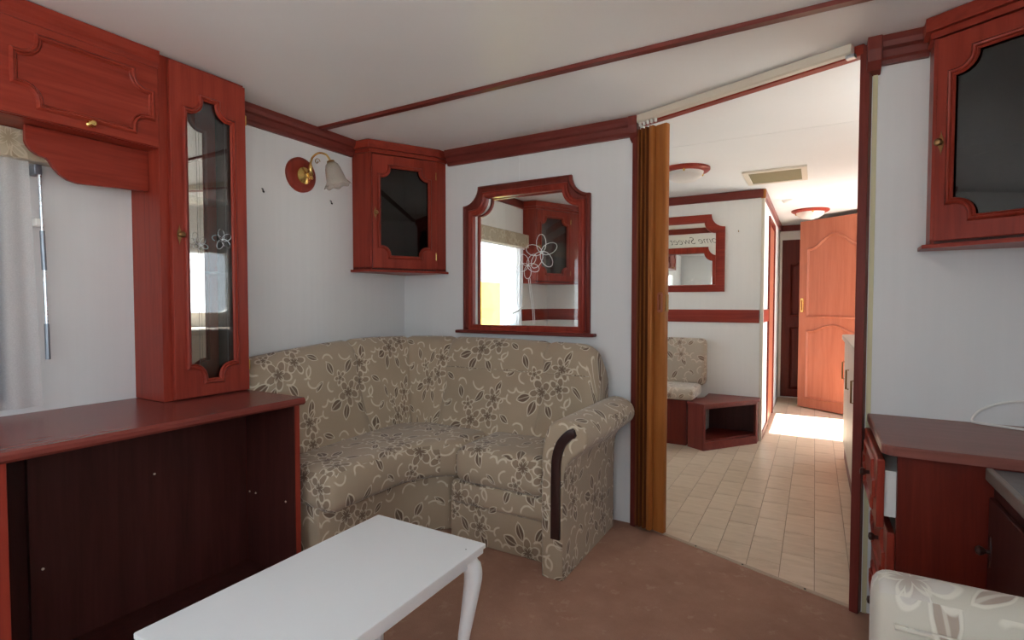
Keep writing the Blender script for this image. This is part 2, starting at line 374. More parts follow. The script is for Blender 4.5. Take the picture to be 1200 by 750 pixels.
# ================================================================== the setting
bm = B_(); plate(bm, [(XL, YB), (XR, YB), (XR, YP+.02), (B.x, B.y), (A.x, A.y), (A.x, YM+.02), (XL, YM+.02)], [], -.05, 0, frame((0, 0, 0), (1, 0, 0), (0, 1, 0)))
struct('floor', bm, CARPET, 'mottled brown carpet of the lounge')
bm = B_(); plate(bm, [(XL, YM+.02), (A.x, YM+.02), (A.x, A.y), (B.x, B.y), (B.x, YP+.02), (XR, YP+.02), (XR, YE), (XL, YE)], [], -.05, -.0025, frame((0, 0, 0), (1, 0, 0), (0, 1, 0)))
kf = struct('floor_kitchen', bm, GROUT, 'beige vinyl tile floor of the kitchen and hall')
TW, TL = .1272, .2544
def clip_tile(x0, x1, y0, y1):
    poly = [Vector((x0, y0)), Vector((x1, y0)), Vector((x1, y1)), Vector((x0, y1))]
    p0, n0 = Vector((A.x, A.y)), Vector((-DN.x, -DN.y)); out = []
    for i in range(len(poly)):
        a, b_ = poly[i], poly[(i+1) % len(poly)]; da, db = (a-p0).dot(n0)-.012, (b_-p0).dot(n0)-.012
        if da >= 0: out.append(a)
        if da*db < 0: out.append(a+(b_-a)*(da/(da-db)))
    return out
FZ = frame((0, 0, 0), (1, 0, 0), (0, 1, 0)); rest = B_(); base_tile = None; cnt = 0
for i in range(-16, 7):
    for j in range(-1, 20):
        x0 = .017+i*TW; y0 = 2.24+j*TL+(TL/2 if i % 2 else 0)
        x1, y1 = min(x0+TW-.003, XR), min(y0+TL-.0018, YE); x0 = max(x0, XL)
        if x1-x0 < .01 or y1-y0 < .01: continue
        pl = clip_tile(x0, x1, y0, y1)
        if x1 < A.x: pl = [p for p in [Vector((x0, max(y0, YM+.05))), Vector((x1, max(y0, YM+.05))), Vector((x1, y1)), Vector((x0, y1))]] if y1 > YM+.06 else []
        if x0 > B.x-.02: pl = [Vector((x0, max(y0, YP+.05))), Vector((x1, max(y0, YP+.05))), Vector((x1, y1)), Vector((x0, y1))] if y1 > YP+.06 else []
        if len(pl) < 3: continue
        ar = abs(sum(pl[k].x*pl[(k+1) % len(pl)].y-pl[(k+1) % len(pl)].x*pl[k].y for k in range(len(pl))))/2
        if ar < .0008: continue
        if x0 > -1.15 and y0 < 6.2 and x0 < .45 and cnt < 295:
            full = abs(ar-(TW-.003)*(TL-.0018)) < 1e-6
            if full and base_tile is not None:
                t = bpy.data.objects.new('tile', base_tile.data); C.objects.link(t); t.parent = kf
                t.location = Vector((x0, y0, 0))-org['floor_kitchen']
            elif full:
                b2 = B_(); plate(b2, rect(0, TW-.003, 0, TL-.0018), [], -.003, 0, FZ, .0008)
                me = bpy.data.meshes.new('tile'); bmesh.ops.recalc_face_normals(b2, faces=b2.faces); b2.to_mesh(me); b2.free(); me.materials.append(TILE)
                t = bpy.data.objects.new('tile', me); C.objects.link(t); t.parent = kf; t.location = Vector((x0, y0, 0))-org['floor_kitchen']; base_tile = t
            else:
                b2 = B_(); plate(b2, [tuple(p) for p in pl], [], -.003, 0, FZ); obj('tile', b2, TILE, kf)
            cnt += 1
        else: plate(rest, [tuple(p) for p in pl], [], -.003, 0, FZ)
o = obj('tile_field', rest, TILE, kf); o['kind'] = 'stuff'
# ceiling: one board per bay with open joints
bm = B_(); box(bm, XL-.05, XR+.05, YB-.05, YE+.05, H+.008, H+.06)
ce = struct('ceiling', bm, CEIL, 'off-white boarded ceiling')
ys = [YB-.05, .63, 1.9, 3.165, 4.44, 5.71, YE+.05]
for y0, y1 in zip(ys, ys[1:]):
    bm = B_(); box(bm, XL-.05, XR+.05, y0+.0022, y1-.0022, H, H+.008); obj('ceiling_panel', bm, CEIL, ce)
# outer walls
def wall(name, outer, holes, c0, c1, f, mat, label): 
    bm = B_(); plate(bm, outer, holes, c0, c1, f); return struct(name, bm, mat, label)
LWIN = (-.62, .655, .83, 1.66); KWIN = (3.02, 4.06, .90, 1.66); RWIN = (2.42, 3.06, 1.0, 1.62); EXD = (5.0, 5.93, -.04, 1.94); BWIN = (-1.75, .25, .98, 1.70); SWIN = (-1.22, .02, .86, 1.74)
wall('wall_left', rect(YB-.05, YM+.02, -.05, H), [rrect(*LWIN, .05)], -.05, 0, FW(XL), WALL, 'pale papered lounge wall with window, sconce and cornice')
wall('wall_kitchen_left', rect(YM+.02, YE, -.05, H), [rrect(*KWIN, .05)], -.05, 0, FW(XL), KWALL, 'kitchen side wall with net-curtained window')
fr = frame((XR, 0, 0), (0, -1, 0), (0, 0, 1))
wall('wall_right', [(-YE, -.05), (-EXD[1], -.05), (-EXD[1], EXD[3]), (-EXD[0], EXD[3]), (-EXD[0], -.05), (-YB+.05, -.05), (-YB+.05, H), (-YE, H)], [rrect(-RWIN[1], -RWIN[0], RWIN[2], RWIN[3], .06), rrect(-SWIN[1], -SWIN[0], SWIN[2], SWIN[3], .06)], -.05, 0, fr, WALL, 'long right-hand wall with kitchen window and outer doorway')
wall('wall_rear', rect(-XR-.05, -XL+.05, -.05, H), [rrect(-BWIN[1], -BWIN[0], BWIN[2], BWIN[3], .05)], -.05, 0, FK(YB), WALL, 'end wall of the lounge with wide window')
# mirror-side partition with framed interior hatch
HA0, HA1, HZ0, HZ1 = -1.815, -1.017, .955, 1.795
hin = notched(HA0+.072, HA1-.058, HZ0+.035, HZ1-.07, .095, 0, True, False, 8)
bm = B_(); plate(bm, rect(XL-.05, -.757, -.05, H), [offset_loop(hin, -.012)], -.045, 0, FF(YM))
wl = struct('wall_partition', bm, WALL, 'pale papered partition with a framed interior window above the sofa')
bm = B_(); plate(bm, rect(.152, XR+.05, -.05, H), [], -.045, 0, FF(YP)); struct('wall_partition_right', bm, WALL, 'pale partition beside the doorway, behind the drawer unit')
bm = B_(); box(bm, XL-.05, XH, YK, YK+.05, -.05, H); struct('wall_kitchen_far', bm, KWALL, 'far kitchen wall with framed mirror and wooden rail')
bm = B_(); plate(bm, rect(YK+.05, YE, -.05, H), [rect(5.28, 5.95, -.04, 1.86)], -.05, 0, FW(XH)); struct('wall_hall', bm, KWALL, 'side wall of the hall with a door in it')
bm = B_(); box(bm, XL-.05, XR+.05, YE, YE+.05, -.05, H); struct('wall_end', bm, KWALL, 'end wall of the hall')
bm = B_(); box(bm, .47, XR, 5.99, 6.03, -.05, H); struct('wall_hall_stub', bm, KWALL, 'short wall that carries the open orange door')
# papered joint line beside hatch
bm = B_(); box(bm, -1.447, -1.441, YM-.0012, YM, HZ1, 1.95); obj('joint_strip', bm, WHITE, wl)
# windows: frame + pane
def window(name, f, a0, a1, b0, b1, r, label, bars=()):
    bm = B_(); plate(bm, rrect(a0-.02, a1+.02, b0-.02, b1+.02, r+.02), [rrect(a0+.03, a1-.03, b0+.03, b1-.03, r)], -.045, .008, f, .003)
    o = struct(name, bm, WPLAS, label)
    bm = B_(); plate(bm, rrect(a0+.03, a1-.03, b0+.03, b1-.03, r), [], -.03, -.026, f); obj('pane', bm, CLEAR, o)
    for k in bars:
        bm = B_(); fbox(bm, f, k-.02, k+.02, b0+.03, b1-.03, -.035, 0); obj('mullion', bm, WPLAS, o)
    return o
window('window_1', FW(XL), *LWIN, .05, 'lounge side window behind the grey-blue drape')
window('window_2', FW(XL), *KWIN, .05, 'kitchen window behind white net')
window('window_3', fr, -RWIN[1], -RWIN[0], RWIN[2], RWIN[3], .06, 'small round-cornered window above the kitchen worktop')
window('window_4', FK(YB), -BWIN[1], -BWIN[0], BWIN[2], BWIN[3], .05, 'wide end window of the lounge', (.75,))
window('window_added', fr, -SWIN[1], -SWIN[0], SWIN[2], SWIN[3], .06, 'unseen lounge window added in the right-hand wall for more daylight')  # unseen window added so sun and sky brighten the ceiling and left cupboards
portal(XR+.03, -.60, 1.3, 1.24, .88, (-1, 0, 0))
portal(XL-.03, (KWIN[0]+KWIN[1])/2, 1.28, 1.0, .72, (1, 0, 0))
portal(XR+.03, 2.74, 1.31, .64, .62, (-1, 0, 0)); portal(XR+.03, 5.46, .95, .93, 1.98, (-1, 0, 0)); portal(-.75, YB-.03, 1.34, 2.0, .72, (0, 1, 0))
# cornices: moulded profile (out from wall, height)
CP = [(0, 1.943), (.018, 1.943), (.022, 1.955), (.030, 1.962), (.034, 1.985), (.046, 1.992), (.052, 2.008), (.052, H-.001), (0, H-.001)]
def cornice(name, f, a0, a1, mat, label):
    bm = B_(); e = [[bm.verts.new(P(f, a, z, d)) for d, z in CP] for a in (a0, a1)]; n = len(CP)
    for i in range(n): bm.faces.new((e[0][i], e[0][(i+1) % n], e[1][(i+1) % n], e[1][i]))
    bm.faces.new(e[0]); bm.faces.new(e[1]); return struct(name, bm, mat, label)
cornice('trim_1', FW(XL), 1.372, 2.148, TRIMY, 'dark moulded cornice above the wall lamp')
cornice('trim_2', FF(YM), -1.93, -.803, TRIM, 'dark moulded cornice above the interior window')
cornice('trim_3', FF(YP), .185, .318, TRIM, 'dark moulded cornice above the drawer unit')
def endcap(name, x0, x1, y, label):
    bm = B_(); plate(bm, [(-.062, 2.028), (-.062, 1.985), (-.05, 1.95), (-.03, 1.925), (.0, 1.915), (.0, 2.028)], [], x0, x1, frame((0, y, 0), (0, 1, 0), (0, 0, 1)), .003)
    return struct(name, bm, TRIMZ, label)
endcap('trim_4', -.803, -.762, YM, 'dark end block of the cornice by the folding door')
endcap('trim_5', .143, .185, YP, 'dark end block of the cornice at the right door post')
bm = B_(); plate(bm, [(1.878, H), (1.884, H-.012), (1.905, H-.012), (1.911, H-.008), (1.922, H-.008), (1.927, H)], [], XL+.05, XR, FW(0)); struct('trim_6', bm, TRIM, 'dark ceiling batten across the lounge')
def cornice_k(name, f, a0, a1, mat, label):
    bm = B_(); plate(bm, rect(a0, a1, 1.962, H-.001), [], 0, .02, f, .004); struct(name, bm, mat, label)
cornice_k('trim_7', FF(YK), XL+.36, XH, TRIM, 'dark cornice strip on the far kitchen wall')
cornice_k('trim_8', FW(XH), YK, YE, TRIMY, 'dark cornice strip along the hall')
cornice_k('trim_9', FF(YE), XH, XR, TRIM, 'dark cornice strip at the end of the hall')
cornice_k('trim_10', FK(YM+.045), .80, 2.29, TRIM, 'dark cornice on the kitchen side of the partition')
cornice_k('trim_16', FW(XL), 2.64, 4.16, TRIMY, 'dark cornice strip above the kitchen window')
bm = B_(); plate(bm, rect(XL, XH-.018, .958, 1.064), [], 0, .012, FF(YK), .003); struct('trim_11', bm, MX, 'mahogany rail across the far kitchen wall')
bm = B_(); plate(bm, rect(YK+.02, 5.25, .958, 1.064), [], 0, .012, FW(XH), .003); struct('trim_12', bm, MY, 'mahogany rail on the hall wall')
bm = B_(); plate(bm, rect(4.14, YK-.012, .958, 1.064), [], 0, .012, FW(XL), .003); struct('trim_21', bm, MY, 'mahogany rail on the kitchen side wall')
bm = B_(); box(bm, XH-.012, XH+.012, YK-.012, YK+.012, 0, H-.07, .003); struct('trim_13', bm, CREAM, 'cream corner bead where kitchen wall turns into the hall')
bm = B_(); box(bm, XH-.015, XH+.018, YK-.018, YK+.015, H-.075, H-.003, .003); struct('trim_17', bm, HON, 'light wooden block at the cornice corner')
# door posts and threshold of the slanting doorway
fd = frame(A, DU, (0, 0, 1)); LD = (B-A).length       # +normal = towards lounge
assert fd[3].dot(DN) > .9
bm = B_(); fbox(bm, fd, -.012, .016, 0, 1.93, -.055, .045, .003); struct('trim_14', bm, TRIMZ, 'dark left post of the slanting doorway')
bm = B_(); fbox(bm, fd, LD-.012, LD+.018, 0, 2.02, -.05, .03, .003); struct('trim_15', bm, TRIMZ, 'dark right post of the slanting doorway')
bm = B_(); box(bm, .152+.012, .152+.026, YP-.004, YP-.0002, 0, 1.92); struct('trim_18', bm, YEDGE, 'cream edging strip beside the right post')
bm = B_(); box(bm, -.772, -.762, YM-.004, YM-.0002, 0, 1.92); struct('trim_19', bm, YEDGE, 'cream edging strip beside the left post')
bm = B_(); plate(bm, [(0, -.010), (LD, -.010), (LD, .012), (0, .012)], [], -.002, .003, frame(A, DU, (-DN.x, -DN.y, 0)), .002)
th = struct('door_threshold', bm, TANST, 'thin beige strip where carpet meets tiles')
for k in (.33, .55, .80):
    bm = B_(); lathe(bm, [(.004, 0), (.004, .0012), (.002, .0022)], A+DU*k+Vector((0, 0, .004))+DN*.003, seg=8); obj('screw', bm, BLACK, th)
# header and track
bm = B_(); fbox(bm, fd, .02, LD, H-.04, H-.002, -.012, .03, .003); struct('trim_20', bm, MX, 'thin mahogany strip along the top of the doorway')
tr = thing('door_track', 'white ceiling track of the folding door', 'track', A+Vector((0, 0, H-.04)))
bm = B_(); plate(bm, [(.028, H-.002), (.028, H-.03), (.034, H-.036), (.058, H-.036), (.064, H-.03), (.064, H-.002)], [], .005, LD-.03, frame(A, DN, (0, 0, 1)) if False else (A, DN, Vector((0, 0, 1)), DU), .0); obj('rail', bm, CREAM, tr)
for k in range(5):
    bm = B_(); fbox(bm, fd, .03+k*.022, .04+k*.022, H-.055, H-.036, .04, .052, .002); obj('glider', bm, WPLAS, tr)
bm = B_(); fbox(bm, fd, LD-.05, LD-.02, H-.05, H-.036, .035, .06, .003); obj('track_stop', bm, STEEL, tr)
# folding door pushed to the left post
fo = thing('folding_door', 'honey-brown concertina door pushed back against the left door post', 'door', A+DU*.08)
zz = [(.018, .045), (.026, -.05), (.040, .047), (.050, -.05), (.064, .048), (.074, -.05), (.088, .048)]
for i in range(6):
    (a0, c0), (a1, c1) = zz[i], zz[i+1]
    bm = B_(); q = [(a0, c0), (a0+.009, c0), (a1+.009, c1), (a1, c1)]
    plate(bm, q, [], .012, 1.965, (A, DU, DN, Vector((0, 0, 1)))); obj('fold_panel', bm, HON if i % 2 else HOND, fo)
bm = B_(); fbox(bm, fd, .092, .112, .012, 1.965, -.045, .05, .006, 3); obj('lead_post', bm, HON, fo, True)
lp_ = bm = B_(); fbox(bm, fd, .112, .172, .012, 1.965, .0, .03, .006, 3); ld = obj('lead_panel', bm, HON, fo, True)
bm = B_(); plate(bm, rrect(.135, .160, 1.075, 1.17, .008), [rrect(.142, .153, 1.086, 1.16, .004)], .03, .040, fd, .003); obj('handle', bm, ORG, ld)
for z in (1.1,):
    bm = B_(); fbox(bm, fd, .172, .176, 1.08, 1.16, .005, .025); obj('latch', bm, DBRASS, ld)
# ================================================================== lounge, left wall
def knob_brass(bm, f, a, b, c): lathe(bm, [(.010, 0), (.011, .004), (.006, .010), (.010, .018), (.012, .024), (.008, .030), (.001, .032)], P(f, a, b, c), f[3], 12)
def handle_plate(parent, f, a, b, c, mat=DBRASS):
    bm = B_(); lp = []
    for i in range(28):
        t = 2*math.pi*i/28; rr = .5+.5*abs(math.cos(t)); z = .038*math.sin(t); x = .0085*math.cos(t)*(.55+.45*math.cos(3.2*math.sin(t)))
        lp.append((a+x, b+z))
    plate(bm, lp, [], c-.001, c+.003, f); e = obj('escutcheon', bm, mat, parent)
    bm = B_(); lathe(bm, [(.006, 0), (.005, .008), (.010, .014), (.012, .021), (.008, .027), (.001, .029)], P(f, a, b, c+.002), f[3], 12); obj('knob', bm, mat, parent, True)
def flower_etch(name, parent, f, a, b, c, r, mat, n=5, a0=.3, rad=.0012):
    bm = B_()
    for k in range(n):
        t = a0+2*math.pi*k/n; ca, sa = math.cos(t), math.sin(t); pts = []
        for i in range(13):
            s = 2*math.pi*i/13; l = r*(.5-.5*math.cos(s)); w_ = r*.30*math.sin(s)
            pts.append(P(f, a+l*ca-w_*sa, b+l*sa+w_*ca, c))
        tube(bm, pts, rad, 5, True)
    lathe(bm, [(r*.10, -rad), (r*.10, rad)], P(f, a, b, c), f[3], 10); return obj(name, bm, mat, parent, True)
# tall display cabinet
XT = -2.085
tcab = thing('display_cabinet', 'tall narrow mahogany display cabinet with glazed door, standing on the counter', 'cabinet', (-2.19, 1.205, .752))
bm = B_(); box(bm, XL+.002, XT, 1.035, 1.055, .752, 2.025); box(bm, XL+.002, XT, 1.347, 1.367, .752, 2.025); box(bm, XT-.02, XT, 1.055, 1.075, .775, 2.0); box(bm, XL+.002, XT, 1.055, 1.347, 2.0, 2.025); box(bm, XL+.002, XT, 1.055, 1.347, .752, .775)
obj('carcass', bm, MZ, tcab)
bm = B_(); box(bm, XT-.088, XT-.082, 1.055, 1.347, .775, 2.0); obj('mirror_back', bm, MIRROR, tcab)
bm = B_(); box(bm, XT-.081, XT-.005, 1.340, 1.3465, .776, 1.999); obj('dark_lining', bm, BLACKW, tcab)
f = FW(XT); dop = notched(1.118, 1.308, .812, 1.912, .062, .016)
bm = B_(); plate(bm, rect(1.066, 1.364, .756, 2.012), [dop], .001, .019, f, .003); td = obj('door', bm, MZ, tcab)
bm = B_(); ring(bm, dop, HALF, f, .019); obj('door_moulding', bm, MZ, td, True)
bm = B_(); plate(bm, offset_loop(dop, -.008), [], .004, .008, f); obj('door_glass', bm, TALLG, td)
handle_plate(td, f, 1.091, 1.375, .019)
flower_etch('etched_flower', td, f, 1.262, 1.375, .0095, .042, STEEL, 5, .5, .0011); flower_etch('etched_flower', td, f, 1.175, 1.345, .0095, .03, STEEL, 5, 1.0, .0010)
for y in (1.165, 1.278):
    bm = B_(); tube(bm, [P(f, y, .83, .0095), P(f, y, 1.88, .0095)], .0007, 5); obj('etched_line', bm, DGREY, td)
for z in (1.24, 1.53):
    bm = B_(); box(bm, XT-.080, XT-.012, 1.056, 1.338, z, z+.005); obj('glass_shelf', bm, CLEAR, tcab)
for z in (.86, 1.88):
    bm = B_(); tube(bm, [(XT+.012, 1.368, z-.02), (XT+.012, 1.368, z+.02)], .004, 8); obj('hinge', bm, BRASS, tcab)
# overhead cupboards
ov = thing('overhead_cupboard', 'mahogany overhead cupboard with raised curved moulding, fixed above the counter', 'cupboard', (-2.19, .55, 1.68))
bm = B_(); box(bm, XL+.002, XT-.004, .02, 1.033, 1.682, 2.026); obj('carcass', bm, MY, ov)
for y0, y1 in ((.592, 1.033), (.145, .586)):
    bm = B_(); box(bm, XT-.004, XT+.012, y0, y1, 1.684, 1.968, .003); d = obj('flap_door', bm, MY, ov)
    yc = (y0+y1)/2+.008; f = FW(XT+.012); lp = notched(yc-.188, yc+.188, 1.722, 1.932, .06, .016)
    bm = B_(); ring(bm, lp, HALF, f); obj('raised_moulding', bm, MY, d, True)
    bm = B_(); knob_brass(bm, f, yc, 1.706, 0); obj('knob', bm, BRASS, d, True)
bm = B_(); plate(bm, [(XT-.004, 1.968), (XT+.012, 1.968), (XT+.016, 1.985), (XT+.022, 1.992), (XT+.024, 2.026), (XT-.004, 2.026)], [], -1.033, -.02, (Vector((0, 0, 0)), Vector((1, 0, 0)), Vector((0, 0, 1)), Vector((0, -1, 0)))); obj('top_moulding', bm, MY, ov)
# shaped board under the cupboard
bm = B_(); lp = [(1.034, 1.681), (.682, 1.681), (.682, 1.632), (.686, 1.618), (.696, 1.604), (.712, 1.594), (.733, 1.588), (.742, 1.580), (.746, 1.572), (.752, 1.562), (.768, 1.543), (.79, 1.528), (.82, 1.522), (.90, 1.527), (1.034, 1.535)]
plate(bm, lp, [], -.009, .009, FW(-2.165), .002); obj('shaped_valance', bm, MY, ov)
# counter
XC = -1.725
ct = thing('sideboard', 'long low mahogany counter unit with open dark niche along the window wall', 'sideboard', (-2.0, .9, 0))
bm = B_(); plate(bm, [(XL+.001, .722), (XC-.008, .722), (XC, .73), (XC, .742), (XC-.008, .75), (XL+.001, .75)], [], -1.372, -.36, (Vector((0, 0, 0)), Vector((1, 0, 0)), Vector((0, 0, 1)), Vector((0, -1, 0)))); obj('worktop', bm, MTOP, ct)
bm = B_(); box(bm, XL+.002, XC-.02, 1.338, 1.36, 0, .721, .002); obj('side_panel', bm, MZ, ct)
bm = B_(); box(bm, XL+.002, XC-.02, .44, .497, 0, .721, .002); obj('side_panel', bm, MZ, ct)
bm = B_(); box(bm, -2.07, -2.05, .63, 1.332, .0, .721); obj('back_panel', bm, DKZ, ct)
bm = B_(); box(bm, -2.085, -2.071, .497, 1.338, .0, .721); obj('back_board', bm, DKZ, ct)
bm = B_(); box(bm, -2.05, XC-.022, 1.333, 1.3385, .0, .721); obj('side_lining', bm, DKZ, ct)
bm = B_(); box(bm, -2.05, XC-.05, .497, 1.338, .02, .04); obj('bottom_board', bm, DKZ, ct)
for (y, z) in ((.66, .30), (.98, .505)):
    bm = B_(); lathe(bm, [(.004, 0), (.004, .002), (.001, .003)], (-2.05, y, z), (1, 0, 0), 8); obj('screw_cap', bm, CREAM, ct)
for x in (-1.80, -1.99, -2.03):
    bm = B_(); lathe(bm, [(.004, 0), (.004, .002), (.001, .003)], (x, 1.333, .335), (0, -1, 0), 8); obj('screw_cap', bm, CREAM, ct)
# left window dressing
def drape(bm, y0, y1, z0, z1, x, amp, waves, nz=10, sway=None, ny=60):
    rows = []
    for j in range(nz+1):
        z = z0+(z1-z0)*j/nz; row = []
        for i in range(ny+1):
            s = i/ny; yy = y0+(y1-y0)*s
            if sway: yy = sway(s, (z-z0)/(z1-z0), yy)
            row.append(bm.verts.new((x+amp*math.sin(2*math.pi*waves*s+.6*math.sin(5*s)), yy, z)))
        rows.append(row)
    for a, b_ in zip(rows, rows[1:]):
        for i in range(ny): bm.faces.new((a[i], a[i+1], b_[i+1], b_[i]))
    return bm
dr = thing('window_drape', 'grey-blue drape with white sheer edge hanging above the counter', 'curtain', (-2.25, .3, .79), )
bm = B_(); drape(bm, -.05, .655, .80, 1.584, -2.262, .012, 8, ny=110); o = obj('drape_panel', bm, BLUEC, dr, 'all')
bm = B_(); drape(bm, .60, .715, .775, 1.584, -2.243, .006, 2.2, sway=lambda s, t, y: y+.02*(1-t)*s); o = obj('sheer_edge', bm, NET, dr, 'all')
bm = B_(); box(bm, -2.288, -2.225, -.05, .79, 1.586, 1.680, .006); box_uv(bm); o = obj('pelmet', bm, PELM, None, False, 'box'); tag(o, 'beige patterned fabric pelmet beside the shaped board above the drape', 'pelmet')
wd = thing('curtain_wand', 'thin metal pull rod hanging beside the drape', 'rod', (-2.24, .748, .93))
bm = B_(); tube(bm, [(-2.24, .742, 1.565), (-2.24, .745, 1.36)], .005, 8); obj('upper_rod', bm, STEEL, wd, True)
bm = B_(); tube(bm, [(-2.24, .745, 1.36), (-2.24, .748, 1.23)], .0075, 8); obj('sleeve', bm, DSTEEL, wd, True)
bm = B_(); tube(bm, [(-2.24, .748, 1.23), (-2.24, .75, 1.05)], .005, 8); obj('lower_rod', bm, STEEL, wd, True)
bm = B_(); tube(bm, [(-2.24, .75, 1.05), (-2.24, .751, .93)], .0075, 8); obj('grip', bm, DSTEEL, wd, True)
bm = B_(); box(bm, -2.289, -2.235, .728, .748, 1.545, 1.578, .002); obj('bracket', bm, DSTEEL, wd)
bm = B_(); box(bm, -2.288, -2.236, .728, .742, 1.375, 1.40, .002); obj('clip', bm, WPLAS, wd)
# wall lamp
sl = thing('wall_lamp', 'brass wall lamp with round wooden plate and frosted bell shade', 'lamp', (XL, 1.805, 1.772))
bm = B_(); lathe(bm, [(.088, 0), (.088, .012), (.080, .020), (.070, .022), (.001, .022)], (XL+.001, 1.805, 1.772), (1, 0, 0), 36); obj('wooden_plate', bm, MZ, sl, True)
bm = B_(); lathe(bm, [(.044, .0), (.042, .006), (.030, .012), (.016, .018), (.012, .030), (.001, .034)], (XL+.022, 1.812, 1.768), (1, 0, 0), 28); obj('brass_rose', bm, BRASS, sl, True)
bm = B_(); lathe(bm, [(.010, -.03), (.014, -.022), (.009, -.012), (.015, 0), (.009, .012), (.013, .03), (.006, .05), (.004, .06)], (XL+.062, 1.82, 1.775), (0, 0, 1), 14); tube(bm, [(XL+.03, 1.815, 1.77), (XL+.062, 1.82, 1.77)], .006, 8); obj('column', bm, BRASS, sl, True)
arm = spline([(XL+.062, 1.82, 1.82), (XL+.075, 1.822, 1.855), (XL+.10, 1.84, 1.878), (XL+.128, 1.862, 1.872), (XL+.142, 1.875, 1.845), (XL+.146, 1.879, 1.838)], 6)
bm = B_(); tube(bm, arm, .005, 8); obj('arm', bm, BRASS, sl, True)
bm = B_(); cc = Vector((XL+.088, 1.84, 1.838)); tube(bm, [cc+Vector((.5, .6, 0))*(.018-.0016*i)*math.cos(.8*i)+Vector((0, 0, 1))*(.018-.0016*i)*math.sin(.8*i) for i in range(9)], .0022, 6); obj('scroll', bm, DBRASS, sl, True)
ax = Vector((.18, .22, -1)).normalized(); sc0 = Vector((XL+.144, 1.876, 1.842))
bm = B_(); lathe(bm, [(.004, -.004), (.018, .0), (.021, .012), (.020, .022), (.012, .03)], sc0, ax, 18); obj('shade_holder', bm, DBRASS, sl, True)
bm = B_(); u = ax.orthogonal().normalized(); v = ax.cross(u); rows = []
for r_, h_ in [(.019, .008), (.031, .020), (.038, .040), (.043, .070), (.048, .098), (.057, .114), (.068, .128)]:
    rows.append([bm.verts.new(sc0+ax*(h_+(.004*math.cos(8*2*math.pi*k/48) if r_ > .045 else 0))+(u*math.cos(2*math.pi*k/48)+v*math.sin(2*math.pi*k/48))*r_*(1+(.03*math.cos(8*2*math.pi*k/48) if r_ > .04 else 0))) for k in range(48)])
for a, b_ in zip(rows, rows[1:]):
    for k in range(48): bm.faces.new((a[k], a[(k+1) % 48], b_[(k+1) % 48], b_[k]))
o = obj('shade', bm, FROST, sl, 'all'); md = o.modifiers.new('thickness', 'SOLIDIFY'); md.thickness = .002
bm = B_(); lathe(bm, [(.008, .028), (.011, .034), (.013, .05), (.011, .066), (.001, .074)], sc0, ax, 14); obj('bulb', bm, DOME, sl, True)
for (y, z), lb in (((1.59, 1.656), 'small dark hook on the bare wall between display cabinet and wall lamp'), ((1.997, 1.666), 'small dark hook on the wall between wall lamp and corner cupboard')):
    bm = B_(); tube(bm, [(XL, y, z+.008), (XL+.008, y, z+.006), (XL+.009, y, z-.008), (XL+.015, y, z-.012), (XL+.017, y, z-.004)], .0028, 6); tag(obj('wall_hook', bm, BLACK, None, True), lb, 'hook')
